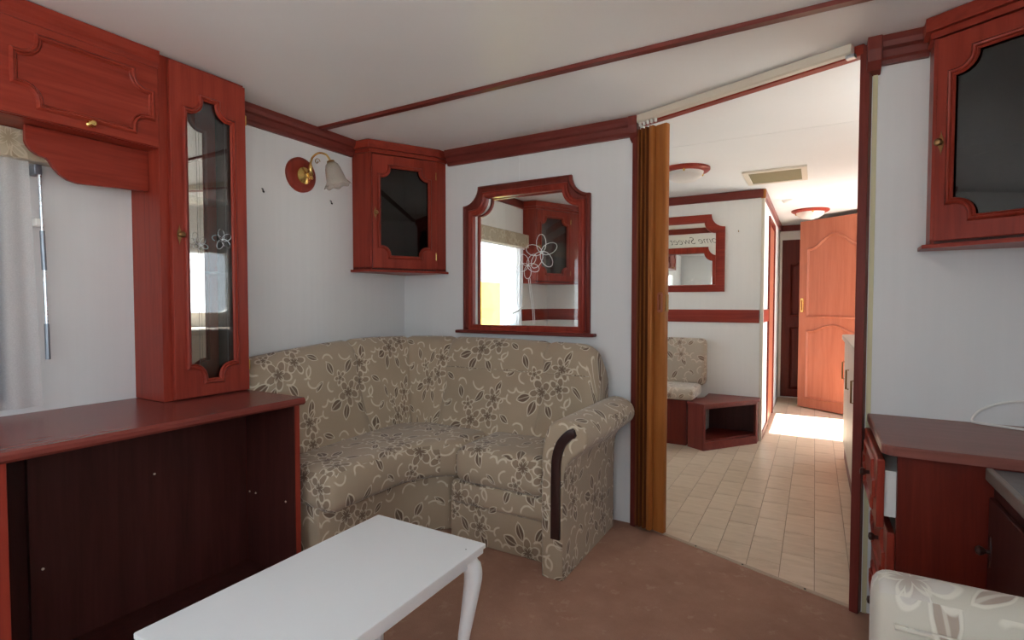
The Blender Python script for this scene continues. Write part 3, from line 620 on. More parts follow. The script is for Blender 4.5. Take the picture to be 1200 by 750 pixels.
# ------------------------------------------------------------------ corner cupboards
def corner_cupboard(label, corner, q0, q1, q2, q3, group=None, pane=SMOKE, knob_left=True):
    """plan: corner -> q0 (on first wall) -> q1 -> q2 (door edges) -> q3 (on second wall)"""
    z0, z1 = 1.295, 2.0
    c = Vector(corner); qs = [Vector(q) for q in (q0, q1, q2, q3)]
    t = thing('corner_cupboard', label, 'cupboard', (c.x, c.y, z0), group)
    pl = [tuple(c)]+[tuple(q) for q in qs]
    fz = (Vector((0, 0, 0)), Vector((1, 0, 0)), Vector((0, 1, 0)), Vector((0, 0, 1)))
    def fr2(p, q): return frame((p.x, p.y, 0), (q.x-p.x, q.y-p.y, 0), (0, 0, 1))
    for (p, q) in ((qs[0], qs[1]), (qs[2], qs[3])):
        bm = B_(); fbox(bm, fr2(p, q), 0, (q-p).length, z0+.012, z1, -.014, 0); obj('side_panel', bm, MZ, t)
    bm = B_(); plate(bm, pl, [], z0+.012, z0+.028, fz); obj('bottom_panel', bm, DKZ, t)
    bm = B_(); plate(bm, pl, [], z1-.02, z1, fz); obj('top_panel', bm, DKZ, t)
    bm = B_(); plate(bm, offset_loop(pl, .018), [], 1.63, 1.645, fz); obj('shelf', bm, DKZ, t)
    for (p, q) in ((c, qs[0]), (qs[3], c)):
        bm = B_(); fbox(bm, fr2(p, q), 0.004, (q-p).length-.004, z0+.03, z1-.02, -.012, -.004); obj('back_panel', bm, DKZ, t)
    f = fr2(qs[1], qs[2]); L = (qs[2]-qs[1]).length
    dl = rect(.012, L-.012, z0+.022, z1-.045); op = notched(.050, L-.050, z0+.085, z1-.105, .058, .014)
    bm = B_(); plate(bm, dl, [op], -.008, .010, f, .003); d = obj('door', bm, MZ, t)
    bm = B_(); ring(bm, op, HALF, f, .010); obj('door_moulding', bm, MZ, d, True)
    bm = B_(); plate(bm, offset_loop(op, -.008), [], -.006, -.002, f); obj('door_glass', bm, pane, d)
    handle_plate(d, f, .028 if knob_left else L-.028, 1.625, .010)
    for a0, a1 in ((0, .011), (L-.011, L)):
        bm = B_(); fbox(bm, f, a0, a1, z0+.012, z1, -.014, .0); obj('stile', bm, MZ, t)
    xe = L-.01 if knob_left else .01
    for z in (z0+.10, z1-.13):
        bm = B_(); tube(bm, [P(f, xe, z-.022, .006), P(f, xe, z+.022, .006)], .0035, 8); obj('hinge', bm, BRASS, t)
    # projecting base and moulded top following the front
    def lip(z_a, z_b, d_, name):
        lp = [tuple(c)]+[tuple(q) for q in qs]; n = len(lp); out = []
        for i, p in enumerate(qs):
            prev = c if i == 0 else qs[i-1]; nxt = c if i == 3 else qs[i+1]
            n1 = Vector(((p-prev).y, -(p-prev).x)).normalized(); n2 = Vector(((nxt-p).y, -(nxt-p).x)).normalized()
            if i == 0: k = n2
            elif i == 3: k = n1
            else: k = (n1+n2); k = k/(k.length_squared/2)
            out.append(p+k*d_)
        bm = B_(); plate(bm, [tuple(c)]+[tuple(p) for p in out], [], z_a, z_b, fz, .003); obj(name, bm, MX, t)
    lip(z0, z0+.013, .022, 'base_lip'); lip(z1-.040, z1-.018, .010, 'top_moulding'); lip(z1-.018, H-.003, .024, 'top_moulding')
    return t
corner_cupboard('mahogany corner cupboard with smoked glass door, beside the wall lamp', (XL+.002, YM-.002), (XL+.002, 2.155), (-2.165, 2.165), (-1.965, 2.515), (-1.957, YM-.002))
corner_cupboard('mahogany corner cupboard with smoked glass door, above the drawer unit', (XR-.002, YP-.002), (.322, YP-.002), (.318, 2.155), (.66, 1.96), (XR-.002, 1.94))
corner_cupboard('mahogany corner cupboard seen through the interior window, in the kitchen corner', (XL+.002, YK-.002), (XL+.002, 4.17), (-2.165, 4.18), (-1.985, 4.55), (-1.96, YK-.002))
# ------------------------------------------------------------------ hatch: framed interior window
ht = thing('interior_window', 'mahogany framed interior window with stepped top corners above the sofa', 'window', (-1.416, YM, HZ0))
fo_ = notched(HA0, HA1, HZ0, HZ1, .105, 0, True, False, 8)
bm = B_(); plate(bm, fo_, [hin], .0, .022, FF(YM), .004); obj('frame', bm, TRIMZ, ht)
bm = B_(); ring(bm, hin, [(-.034, 0), (-.030, .008), (-.022, .011), (-.012, .006), (-.004, .008), (.003, .004), (.004, -.02)], FF(YM), .022); obj('moulding', bm, MZ, ht, True)
bm = B_(); ring(bm, fo_, [(-.001, -.004), (.004, .006), (.012, .010), (.020, .002)], FF(YM), .022); obj('outer_moulding', bm, TRIMZ, ht, True)
bm = B_(); box(bm, HA0-.040, HA1+.035, YM-.052, YM-.001, HZ0-.012, HZ0+.006, .005); obj('sill', bm, TRIM, ht)
bm = B_(); plate(bm, [(-a, b) for a, b in fo_][::-1], [[(-a, b) for a, b in hin]], .0, .022, FK(YM+.045), .004); obj('rear_frame', bm, MZ, ht)
bm = B_(); plate(bm, offset_loop(hin, -.008), [], -.024, -.020, FF(YM)); gp = obj('glass_pane', bm, CLEAR, ht)
fg = frame((0, YM+.0185, 0), (1, 0, 0), (0, 0, 1))
flower_etch('etched_flower', gp, fg, -1.315, 1.40, 0, .10, WHITE, 5, .35, .0018); flower_etch('etched_flower', gp, fg, -1.40, 1.33, 0, .075, WHITE, 5, .9, .0016)
for x in (-1.41, -1.40):
    bm = B_(); tube(bm, [P(fg, x+.012, 1.26, 0), P(fg, x+.04, 1.08, 0), P(fg, x+.045, 1.0, 0)], .0018, 6); obj('etched_stem', bm, WHITE, gp)
# ------------------------------------------------------------------ corner sofa
so_ = thing('corner_sofa', 'tan floral curved corner sofa with rolled right arm', 'sofa', (-1.7, 2.1, 0))
def plan_path():
    pts = []; r = .42; x0, y1 = XL+.035, YM-.035; y_s, x_e = 1.385, -.905
    n = 24; L1 = (y1-r)-y_s
    for i in range(n): pts.append((Vector((x0, y_s+L1*i/n)), Vector((1, 0))))
    for i in range(25):
        t = math.pi-math.pi/2*i/24; d = Vector((math.cos(t), math.sin(t))); pts.append((Vector((x0+r, y1-r))+d*r, -d))
    L2 = x_e-(x0+r)
    for i in range(1, n+1): pts.append((Vector((x0+r+L2*i/n, y1)), Vector((0, -1))))
    return pts
pp = plan_path()
def zt(s): return .925-.055*max(0, (.75-s)/.75)**1.5-(.02*max(0, (s-1.75)/.8))
arcl = [0]
for (p, _), (q, _) in zip(pp, pp[1:]): arcl.append(arcl[-1]+(q-p).length)
STOT = arcl[-1]
def back_prof(s):
    top = zt(s); e = min(1, max(0, (s-(STOT-.12))/.12))
    if e > 0: top -= .11*(1-math.sqrt(max(0, 1-e*e)))
    q = [(.0, .05), (.0, .55), (.005, top-.07), (.025, top-.02), (.06, top), (.10, top-.005), (.135, top-.04), (.155, top-.09), (.168, top-.16), (.185, .66), (.215, .56), (.25, .48), (.275, .42), (.285, .36)]
    return q
def back_section(name, s0, s1, bulge=.012, parent=so_):
    idx = [i for i in range(len(pp)) if s0-1e-6 <= arcl[i] <= s1+1e-6]
    def at(s):
        for i in range(len(pp)-1):
            if arcl[i] <= s <= arcl[i+1]+1e-9:
                t = (s-arcl[i])/(arcl[i+1]-arcl[i]); return pp[i][0].lerp(pp[i+1][0], t), pp[i][1].lerp(pp[i+1][1], t).normalized()
        return pp[-1]
    bm = B_(); uv = bm.loops.layers.uv.verify(); N = max(8, int((s1-s0)/.03)); rows = []; info = {}
    for k in range(N+1):
        s = s0+(s1-s0)*k/N; p, nn = at(s); e = min(k, N-k)/N*(s1-s0); push = -.014*max(0, 1-e/.022)**2
        row = []; vl = 0; last = None
        for j, (u_, z) in enumerate(back_prof(s)):
            if last: vl += math.hypot(u_-last[0], z-last[1])
            last = (u_, z); uu = u_+(push if 3 < j < 13 else 0)+(bulge*math.sin(math.pi*k/N) if 6 < j < 13 else 0)
            if u_ < .06: uu = max(uu, 0.)
            v = bm.verts.new((p.x+nn.x*uu, p.y+nn.y*uu, z+(push*.8 if 3 <= j <= 6 else 0))); row.append(v); info[v] = (s*.93, vl)
        rows.append(row)
    for a, b_ in zip(rows, rows[1:]):
        for j in range(len(a)-1):
            q = bm.faces.new((a[j], a[j+1], b_[j+1], b_[j]))
    bm.faces.new(rows[0][::-1]); bm.faces.new(rows[-1])
    for q in bm.faces:
        for l in q.loops: l[uv].uv = info[l.vert]
    return obj(name, bm, SOFA, parent, True)
ss = [0, .52, .93, 1.22, 1.52, 1.70, 1.86, STOT]
cut = [0, arcl[20], arcl[36], arcl[48]+.02, STOT-.30, STOT]
bcs = [back_section('back_cushion', s0, s1) for s0, s1 in zip(cut, cut[1:])]
for k in (3, 4):
    pts = []
    for i in range(len(pp)):
        if cut[k]+.01 <= arcl[i] <= cut[k+1]-.02: pts.append((pp[i][0].x+pp[i][1].x*.176, pp[i][0].y+pp[i][1].y*(.170+.012*math.sin(math.pi*(arcl[i]-cut[k])/(cut[k+1]-cut[k]))), .765))
    bm = B_(); tube(bm, pts, .004, 6); obj('seam', bm, SOFA, bcs[k], True, 'box')
def cushion(name, poly, z0, z1, r, mat, parent, dome=.012, seg=4, uvoff=(0, 0)):
    bm = B_(); fz = (Vector((0, 0, 0)), Vector((1, 0, 0)), Vector((0, 1, 0)), Vector((0, 0, 1)))
    plate(bm, poly, [], z0, z1, fz)
    bmesh.ops.recalc_face_normals(bm, faces=bm.faces)
    bmesh.ops.bevel(bm, geom=[e for e in bm.edges if e.calc_face_angle(0) > .6], offset=r, segments=seg, affect='EDGES', profile=.5, clamp_overlap=True)
    bmesh.ops.triangulate(bm, faces=[q for q in bm.faces if len(q.verts) > 4])
    o = obj(name, bm, mat, parent, True, 'box'); return o
def arc_pts(cx, cy, r, t0, t1, n=10): return [(cx+r*math.cos(R(t0+(t1-t0)*i/n)), cy+r*math.sin(R(t0+(t1-t0)*i/n))) for i in range(n+1)]
# seat along the window wall running round the corner
inner = [(-1.99, 1.40), (-1.625, 1.40)]+[(-1.625, 1.70)]+arc_pts(-1.625+.28, 1.78, .28, 180, 118, 8)+[(-1.455, 2.07), (-1.455, 2.34), (-1.60, 2.34)]+arc_pts(-1.83, 2.13, .21, 80, 178, 8)
cushion('seat_cushion', inner, .275, .455, .055, SOFA, so_)
right_seat = [(-1.445, 1.945), (-.965, 1.945), (-.965, 2.34), (-1.445, 2.34)]
cushion('seat_cushion', right_seat, .285, .462, .06, SOFA, so_)
cushion('seat_band', [(-1.47, 1.965), (-.966, 1.965), (-.966, 2.5), (-1.47, 2.5)], .185, .292, .025, SOFA, so_)
basep = [(XL+.04, 1.41), (-1.70, 1.41), (-1.70, 1.76)]+arc_pts(-1.40, 1.80, .30, 176, 120, 6)+[(-1.52, 2.13), (-1.52, 2.54), (-1.85, 2.54)]+arc_pts(-1.85, 2.14, .39, 92, 178, 8)
cushion('base', basep, .0, .30, .012, SOFA, so_, seg=2)
cushion('base', [(-1.485, 1.99), (-.966, 1.99), (-.966, 2.54), (-1.485, 2.54)], .0, .20, .014, SOFA, so_, seg=2)
bm = B_(); ap = spline([(-.958, 0, 0), (-.958, 0, .30), (-.957, 0, .50), (-.945, 0, .575), (-.915, 0, .632), (-.865, 0, .655), (-.810, 0, .650), (-.768, 0, .622), (-.757, 0, .582), (-.770, 0, .548), (-.800, 0, .520), (-.835, 0, .488), (-.855, 0, .44), (-.862, 0, .30), (-.862, 0, 0)], 4)
plate(bm, [(p.x, p.z) for p in ap], [], 0, -.615, frame((0, 1.90, 0), (1, 0, 0), (0, 0, 1)))
bmesh.ops.recalc_face_normals(bm, faces=bm.faces)
fe = [e for e in bm.edges if all(abs(v.co.y-1.90) < 1e-4 for v in e.verts) and not all(v.co.z < .001 for v in e.verts)]
bmesh.ops.bevel(bm, geom=fe, offset=.014, segments=3, affect='EDGES', profile=.5)
arm_o = obj('armrest', bm, SOFA, so_, True, 'box')
bm = B_(); cl = spline([(-.890, 0, .17), (-.889, 0, .40), (-.886, 0, .49), (-.868, 0, .555), (-.832, 0, .598), (-.805, 0, .610)], 6); lp_l, lp_r = [], []
for i, p in enumerate(cl):
    t = (cl[min(i+1, len(cl)-1)]-cl[max(i-1, 0)]).normalized(); nrm = Vector((-t.z, 0, t.x)); wd_ = .0195 if i < len(cl)-2 else .013
    lp_l.append(((p+nrm*wd_).x, (p+nrm*wd_).z)); lp_r.append(((p-nrm*wd_).x, (p-nrm*wd_).z))
plate(bm, lp_r+lp_l[::-1], [], 0, .016, frame((0, 1.90, 0), (1, 0, 0), (0, 0, 1)), .005); obj('arm_facing', bm, DWOOD, arm_o, True, label='dark curved wooden strip on the arm front')
# ------------------------------------------------------------------ coffee table
TX0, TX1, TY0, TY1, TZ = -1.243, -.818, .545, 1.270, .42
tb = thing('coffee_table', 'white painted coffee table with curved legs', 'table', (-1.03, .9, 0))
bm = B_(); plate(bm, rrect(TX0, TX1, TY0, TY1, .006, 3), [], TZ-.011, TZ, FZ, .002); plate(bm, rrect(TX0+.005, TX1-.005, TY0+.005, TY1-.005, .006, 3), [], TZ-.026, TZ-.011, FZ, .0); obj('tabletop', bm, WHITE, tb)
bm = B_()
for q in ((TX0+.05, TX1-.05, TY0+.03, TY0+.045), (TX0+.05, TX1-.05, TY1-.045, TY1-.03), (TX0+.03, TX0+.045, TY0+.05, TY1-.05), (TX1-.045, TX1-.03, TY0+.05, TY1-.05)): box(bm, *q, TZ-.060, TZ-.026)
obj('apron', bm, WHITE, tb)
for sxn, px in ((-1, TX0+.042), (1, TX1-.042)):
    for syn, py in ((-1, TY0+.042), (1, TY1-.042)):
        k = .7071; d = lambda q: (px+sxn*k*q, py+syn*k*q)
        pts = spline([(*d(0), TZ-.026), (*d(.016), TZ-.06), (*d(.020), TZ-.10), (*d(.006), TZ-.19), (*d(-.010), TZ-.29), (*d(-.006), .06), (*d(.012), .012), (*d(.022), .0)], 5)
        n = len(pts); rr = [.023 if i < n*.12 else .027 if i < n*.28 else max(.0125, .027-.024*(i/n-.28)*1.6) for i in range(n)]; rr[-3:] = [.014, .016, .016]
        bm = B_(); tube(bm, pts, rr, 10); obj('leg', bm, WHITE, tb, True)
for (x, y) in ((TX1-.03, TY1-.06),):
    bm = B_(); lathe(bm, [(.0022, 0), (.0022, .0006)], (x, y, TZ), seg=8); obj('nail_mark', bm, DGREY, tb)
# ------------------------------------------------------------------ drawer unit on the right
du = thing('drawer_unit', 'mahogany drawer unit with its drawers facing the doorway', 'drawers', (.45, 2.0, 0))
bm = B_(); pl = [(.168, YP-.003), (.168, 1.80)]+arc_pts(.203, 1.795, .035, 180, 270, 5)+[(XR-.003, 1.76), (XR-.003, YP-.003)]
plate(bm, pl, [], .700, .727, FZ, .005); obj('desk_top', bm, DTOP, du)
bm = B_(); box(bm, .206, .222, 1.785, YP-.004, 0, .046); box(bm, .206, XR-.004, 1.785, 1.803, 0, .70); box(bm, .206, XR-.004, YP-.018, YP-.004, 0, .70); box(bm, .73, XR-.004, 1.803, YP-.018, 0, .7); obj('carcass', bm, DRED, du)
for k, (z0, z1) in enumerate(((.482, .678), (.275, .472), (.066, .265))):
    xo = .160 if k == 0 else .1865
    bm = B_(); box(bm, xo, xo+.019, 1.797, YP-.018, z0, z1, .004); d = obj('drawer', bm, MZ, du)
    f = frame((xo, 0, 0), (0, -1, 0), (0, 0, 1)); lp = notched(-YP+.06, -1.84, z0+.03, z1-.03, .05, .012)
    bm = B_(); ring(bm, lp, [(q[0]*.8, q[1]*.8) for q in HALF], f); obj('raised_moulding', bm, MZ, d, True)
    bm = B_(); lathe(bm, [(.006, -.002), (.006, .008), (.011, .013), (.013, .019), (.010, .025), (.001, .027)], (xo, 2.02, (z0+z1)/2-.003), (-1, 0, 0), 14); obj('knob', bm, KNOB, d, True)
    bm = B_(); box(bm, xo+.019, .55, 1.815, 2.22, z0+.03, z1-.035); obj('drawer_box', bm, WPLAS, d)
lu = thing('side_unit', 'dark low cabinet with grey top and pale edge strip beside the drawer unit', 'cabinet', (.57, 1.57, 0))
bm = B_(); box(bm, .402, XR-.004, 1.362, 1.756, 0, .672); obj('body', bm, DKZ, lu)
bm = B_(); box(bm, .400, XR-.004, 1.36, 1.7575, .673, .697, .002); obj('top', bm, DGREY, lu)
bm = B_(); box(bm, .384, .400, 1.36, 1.7575, .668, .700, .004); obj('edge_strip', bm, GREYE, lu)
bm = B_(); box(bm, .389, .402, 1.38, 1.74, .08, .63, .003); o = obj('door', bm, DKZ, lu)
f = frame((.389, 0, 0), (0, -1, 0), (0, 0, 1)); handle_plate(o, f, -1.71, .50, 0, KNOB)
# white cable
cb = spline([(.60, 2.165, .731), (.54, 2.185, .731), (.465, 2.215, .732), (.452, 2.232, .733), (.458, 2.243, .748), (.478, 2.246, .772), (.52, 2.247, .795), (.57, 2.247, .806), (.64, 2.246, .808)], 7)
bm = B_(); tube(bm, cb, .0040, 8); tag(obj('cable', bm, WPLAS, None, True), 'white cable looping over the drawer unit top against the wall', 'cable')
# ------------------------------------------------------------------ pale armchair in the foreground
ac = thing('armchair', 'cream floral armchair in front of the drawer unit', 'armchair', (.42, .85, 0))
def arm_chair(y0, y1):
    x0, x1 = .105, .735
    bm = B_(); pr = spline([(y0, 0, .03), (y0-.004, 0, .42), (y0, 0, .545), (y0+.022, 0, .588), ((y0+y1)/2, 0, .602), (y1-.022, 0, .588), (y1, 0, .545), (y1+.004, 0, .42), (y1, 0, .03)], 4)
    plate(bm, [(p.x, p.z) for p in pr], [], x0, x1, FW(0)); bmesh.ops.recalc_face_normals(bm, faces=bm.faces)
    fe = [e for e in bm.edges if all(abs(v.co.x-x0) < 1e-4 for v in e.verts) and not all(v.co.z < .04 for v in e.verts)]
    bmesh.ops.bevel(bm, geom=fe, offset=.03, segments=4, affect='EDGES', profile=.5)
    a = obj('armrest', bm, CHAIR, ac, True, 'box')
    bm = B_(); tube(bm, [(x0+.03, y0-.004, .531), (x0+.10, y0-.006, .531), (x1, y0-.006, .531)], .006, 8); obj('piping', bm, CHAIR, a, True, 'box')
    return a
arm_chair(1.165, 1.285); arm_chair(.34, .46)
cushion('seat_cushion', [(.11, .466), (.60, .466), (.60, 1.158), (.11, 1.158)], .26, .42, .05, CHAIR, ac)
cushion('base', [(.12, .46), (.735, .46), (.735, 1.158), (.12, 1.158)], .02, .27, .012, CHAIR, ac, seg=2)
cushion('backrest', [(.56, .466), (.735, .466), (.735, 1.158), (.56, 1.158)], .27, .82, .06, CHAIR, ac)
for x in (.15, .70):
    for y in (.40, 1.225):
        bm = B_(); box(bm, x-.02, x+.02, y-.02, y+.02, 0, .032); obj('foot', bm, DWOOD, ac)
# ================================================================== kitchen
bn = thing('dinette_bench', 'floral cushioned bench against the far kitchen wall', 'bench', (-1.5, 4.4, 0))
cushion('seat_cushion', [(XL+.01, 4.19), (-.80, 4.19), (-.80, 4.56), (XL+.01, 4.56)], .3585, .455, .035, BENCH, bn)
cushion('back_cushion', [(XL+.01, 4.545), (-.775, 4.545), (-.775, YK-.004), (XL+.01, YK-.004)], .43, .825, .045, BENCH, bn)
bm = B_(); box(bm, XL+.01, -.86, 4.23, YK-.004, 0, .354); obj('bench_base', bm, DRED, bn)
st = thing('corner_shelf_box', 'low mahogany open box with slanting front at the end of the bench', 'shelf', (-.62, 4.45, 0))
q = [(-.845, 4.215), (-.715, 4.135), (-.385, 4.575), (-.385, YK-.006), (-.765, YK-.006), (-.845, 4.60)]
sp = lambda *ids: [q[i] for i in ids]
bm = B_(); plate(bm, [(-.85, 4.20), (-.708, 4.115), (-.372, 4.56), (-.372, YK-.006), (-.768, YK-.006), (-.768, 4.45), (-.85, 4.30)], [], .335, .357, FZ, .004); obj('top', bm, TRIM, st)
def vpanel(p0, p1, z0, z1, t, name, mat):
    bm = B_(); f = frame((p0[0], p0[1], 0), (p1[0]-p0[0], p1[1]-p0[1], 0), (0, 0, 1)); fbox(bm, f, 0, math.dist(p0, p1), z0, z1, -t, 0); return obj(name, bm, mat, st)
vpanel(q[0], q[1], 0, .335, .016, 'side_panel', TRIMZ); vpanel((q[2][0], q[2][1]), (q[3][0], q[3][1]), 0, .335, .016, 'side_panel', TRIMZ)
vpanel(q[1], q[2], 0, .062, .016, 'plinth', TRIM); vpanel(q[1], q[2], .315, .335, .016, 'front_rail', TRIM)
fd2 = frame((q[1][0], q[1][1], 0), (q[2][0]-q[1][0], q[2][1]-q[1][1], 0), (0, 0, 1))
for a0, a1 in ((0, .02), (math.dist(q[1], q[2])-.014, math.dist(q[1], q[2]))):
    bm = B_(); fbox(bm, fd2, a0, a1, 0, .335, -.018, .001); obj('stile', bm, TRIMZ, st)
bm = B_(); plate(bm, [(-.80, 4.26), (-.715, 4.16), (-.405, 4.58), (-.405, 4.64), (-.75, 4.64)], [], .062, .075, FZ); obj('shelf_board', bm, DRED, st)
vpanel((-.76, YK-.02), (-.40, YK-.02), 0, .335, .006, 'back_panel', DKZ)
# kitchen mirror
km = thing('wall_mirror', 'mahogany framed mirror with stepped top corners on the far kitchen wall', 'mirror', (-1.05, YK, 1.21))
ko = notched(-1.45, -.652, 1.213, 1.86, .108, 0, True, False, 8); ki = notched(-1.385, -.722, 1.27, 1.795, .09, 0, True, False, 8)
bm = B_(); plate(bm, ko, [ki], 0, .022, FF(YK), .004); obj('frame', bm, MX, km)
bm = B_(); ring(bm, ki, [(-.012, 0), (-.008, .006), (0, .005), (.004, -.014)], FF(YK), .022); obj('moulding', bm, MX, km, True)
bm = B_(); plate(bm, offset_loop(ki, -.006), [], .003, .007, FF(YK)); obj('mirror_glass', bm, MIRROR, km)
bm = B_(); tube(bm, [(-.55, YK, 1.705), (-.55, YK-.012, 1.70), (-.55, YK-.018, 1.712)], .003, 6); tag(obj('picture_hook', bm, DBRASS, None, True), 'tiny hook on the kitchen wall right of the mirror frame', 'hook')
# lettering on the kitchen side of the partition
cu = bpy.data.curves.new('lettering', 'FONT'); cu.body = 'Home Sweet Home'; cu.size = .125; cu.shear = .42; cu.offset = -.0022; cu.align_x = 'CENTER'; cu.extrude = .0006; cu.space_character = .98
to = bpy.data.objects.new('wall_lettering_source', cu); C.objects.link(to); bpy.context.view_layer.update()
me = bpy.data.meshes.new_from_object(to.evaluated_get(bpy.context.evaluated_depsgraph_get())); C.objects.unlink(to); bpy.data.objects.remove(to)
me.materials.clear(); me.materials.append(BLACK); lo = bpy.data.objects.new('wall_lettering', me); C.objects.link(lo)
lo.rotation_euler = (R(90), 0, R(180)); lo.location = (-1.416, YM+.0465, 1.838)
tag(lo, 'black slanted lettering reading Home Sweet Home above the interior window, kitchen side', 'lettering')
# kitchen window dressing
nc = thing('net_curtain', 'white net curtain at the kitchen window, seen through the interior window', 'curtain', (-2.25, 3.55, .8))
bm = B_(); drape(bm, 3.78, 4.11, .82, 1.595, -2.248, .014, 6, nz=24, ny=70, sway=lambda s, t, y: y+(4.03-y)*.55*math.exp(-((t-.30)/.16)**2)-.10*(1-t)*(1-s)); obj('net_panel', bm, NET, nc, 'all')
bm = B_(); tube(bm, [(-2.232, 3.88, 1.03), (-2.228, 3.97, 1.05), (-2.235, 4.08, 1.09)], .006, 6); obj('tie_back', bm, WPLAS, nc)
bm = B_(); tube(bm, [(-2.25, 2.95, 1.598), (-2.25, 4.12, 1.598)], .006, 8); obj('curtain_rail', bm, WPLAS, nc)
bm = B_(); box(bm, -2.288, -2.215, 2.9, 4.15, 1.606, 1.722, .006); tag(obj('pelmet', bm, PELM, None, False, 'box'), 'patterned fabric pelmet over the kitchen net curtain', 'pelmet')
# kitchen units on the right
ku = thing('kitchen_unit', 'cream kitchen base unit with rounded worktop along the right wall', 'cabinet', (.45, 3.5, 0))
bm = B_(); pl = [(XR-.004, 2.34), (.172, 2.34), (.172, 4.42)]+arc_pts(.232, 4.44, .06, 180, 90, 6)+[(XR-.004, 4.5)]
plate(bm, pl, [], .862, .893, FZ, .005); obj('worktop', bm, KCREAM, ku)
bm = B_(); box(bm, .208, XR-.004, 2.35, 4.47, .0, .861); obj('body', bm, KCREAM, ku)
for i in range(4):
    y0 = 2.36+i*.528; bm = B_(); box(bm, .190, .207, y0, y0+.522, .12, .85, .004); d = obj('door', bm, KCREAM, ku)
    bm = B_(); tube(bm, [(.190, y0+.47, .70), (.176, y0+.47, .70), (.176, y0+.47, .58), (.190, y0+.47, .58)], .005, 8); obj('handle', bm, DBRASS, d, True)
    bm = B_(); box(bm, .2075, .2085, y0, y0+.522, .0, .10) if False else box(bm, .200, .2075, y0, y0+.522, .0, .10); obj('kickboard', bm, DRED, ku)
# ceiling fittings
def ceiling_light(x, y, r, label):
    t = thing('ceiling_light', label, 'lamp', (x, y, H-.10), 'round ceiling lights')
    bm = B_(); lathe(bm, [(r*.5, 0), (r, 0), (r*1.0, -.012), (r*.93, -.022), (r*.76, -.026), (r*.74, -.018), (r*.5, -.010)], (x, y, H), seg=40, cap=False); obj('wooden_ring', bm, MX, t, True)
    bm = B_(); lathe(bm, [(r*.75, -.018), (r*.73, -.035), (r*.64, -.058), (r*.45, -.078), (r*.22, -.088), (.001, -.091)], (x, y, H), seg=36, cap=False); obj('glass_dome', bm, DOME, t, 'all')
    for k in range(3):
        a = R(40+120*k); bm = B_(); lathe(bm, [(.008, 0), (.008, -.012), (.004, -.018), (.001, -.019)], (x+r*.80*math.cos(a), y+r*.80*math.sin(a), H-.022), seg=10); obj('clip', bm, BRASS, t)
ceiling_light(-.785, 3.72, .165, 'round wood-rimmed ceiling light nearer the folding door')
ceiling_light(-.055, 5.95, .165, 'round wood-rimmed ceiling light above the open orange door')
vt = thing('ceiling_vent', 'olive mesh ceiling vent with cream frame in the kitchen', 'vent', (-.26, 4.2, H-.02))
bm = B_(); plate(bm, rect(-.455, -.06, 3.99, 4.42), [rect(-.42, -.095, 4.03, 4.38)], H-.014, H-.0005, FZ, .0); obj('frame', bm, CREAM, vt)
bm = B_(); box(bm, -.42, -.095, 4.03, 4.38, H-.010, H-.004); obj('mesh_panel', bm, OLIVE, vt)
sm = thing('smoke_alarm', 'small white smoke alarm on the hall ceiling', 'alarm', (-.21, 5.28, H-.03))
bm = B_(); lathe(bm, [(.055, 0), (.055, -.014), (.045, -.026), (.001, -.028)], (-.21, 5.28, H), seg=28); obj('cover', bm, WPLAS, sm, True)
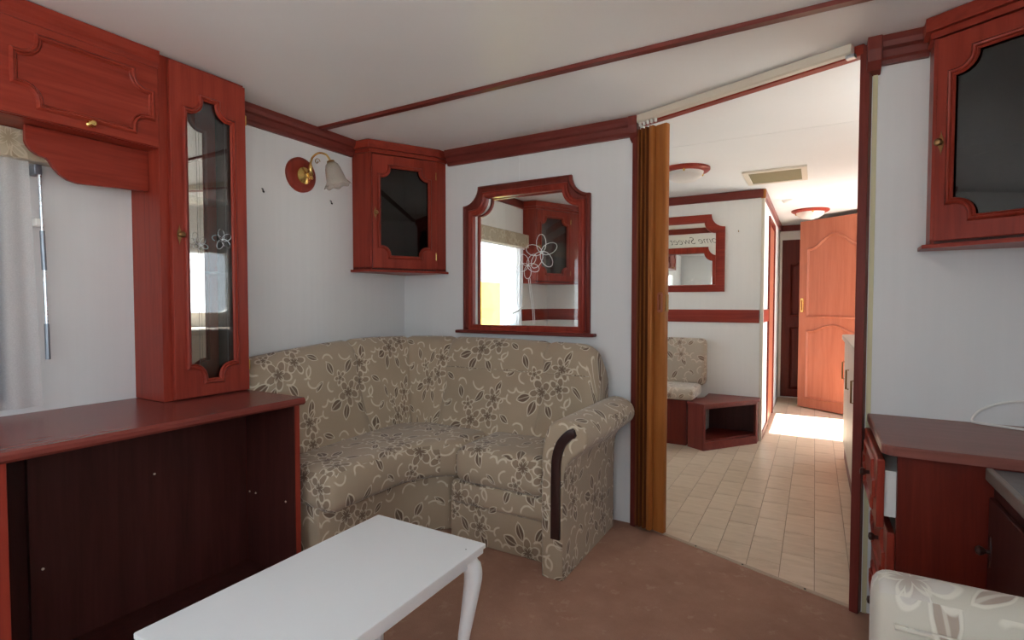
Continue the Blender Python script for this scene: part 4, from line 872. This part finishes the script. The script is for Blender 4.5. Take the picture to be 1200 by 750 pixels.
# doors of the hall
def arch_loop(a0, a1, b0, b1, rise, up=True):
    """panel outline with an ogee arched top (or bottom)"""
    lp = []; n = 24
    for i in range(n+1):
        s = i/n; x = a0+(a1-a0)*s; k = .5-.5*math.cos(2*math.pi*min(max((s-.08)/.84, 0), 1)); lp.append((x, k**.8*rise))
    if up: return [(a0, b0), (a1, b0)]+[(x, b1+h) for x, h in lp[::-1]]
    return [(x, b0+h) for x, h in lp]+[(a1, b1), (a0, b1)]
DP = [(-.014, 0), (-.009, .009), (-.001, .013), (.005, .004), (.010, .006), (.015, 0), (.017, -.003)]
def hall_door(name, label, o, u, w_, h_, mat, struct_=False, handle=True):
    f = frame(o, u, (0, 0, 1)); bm = B_(); fbox(bm, f, 0, w_, .012, h_, -.035, 0, .003)
    d = struct(name, bm, mat, label)
    bm = B_(); ring(bm, arch_loop(.10, w_-.10, .98, h_-.30, .13), DP, f); obj('panel_moulding', bm, mat, d, True)
    bm = B_(); ring(bm, arch_loop(.10, w_-.10, .12, .82, .07), DP, f); obj('panel_moulding', bm, mat, d, True)
    if handle:
        bm = B_(); plate(bm, rrect(.022, .058, 1.02, 1.17, .01), [rrect(.034, .047, 1.04, 1.15, .005)], 0, .008, f, .002); obj('handle', bm, BRASS, d)
    return d
od = Vector((.47-(-.150), 5.985-6.435, 0)).normalized()
hall_door('door_1', 'orange-brown panelled door standing open across the hall', (-.150, 6.435, 0), od, .76, 1.985, ORG)
hall_door('door_2', 'dark red panelled door closed at the end of the hall', (-.345, YE-.002, 0), (1, 0, 0), .62, 1.86, DRED, handle=False)
bm = B_(); box(bm, XH-.040, XH+.004, 5.30, 5.93, .01, 1.84, .003); d3 = struct('door_3', bm, ORG, 'orange-brown door in the hall wall')
bm = B_(); box(bm, XH-.05, XH+.014, 5.24, 5.30, 0, 1.90, .003); box(bm, XH-.05, XH+.014, 5.93, 5.99, 0, 1.90, .003); box(bm, XH-.05, XH+.014, 5.30, 5.93, 1.84, 1.90, .003); obj('door_frame', bm, DRED, d3)
bm = B_(); box(bm, XH, XH+.012, YK+.02, 5.24, 0, .05, .002); struct('baseboard_hall', bm, DRED, 'dark skirting along the hall wall')
# ================================================================== outside
bm = B_(); box(bm, -30, 30, -30, 30, -.75, -.70); o = struct('ground', bm, BOUNCE, 'unseen ground around the caravan, added pale to bounce daylight')  # ground plane added for bounce, kept pale to send light up to the ceiling
wb = thing('windbreak', 'bright yellow canvas windbreak outside the kitchen window', 'windbreak', (-3.4, 5.2, -.7))
bm = B_(); box(bm, -3.41, -3.395, 4.75, 5.62, -.35, 1.37); obj('canvas', bm, YELL, wb)
for y in (4.75, 5.62):
    bm = B_(); tube(bm, [(-3.40, y, -.7), (-3.40, y, 1.45)], .02, 8); obj('pole', bm, CREAM, wb)
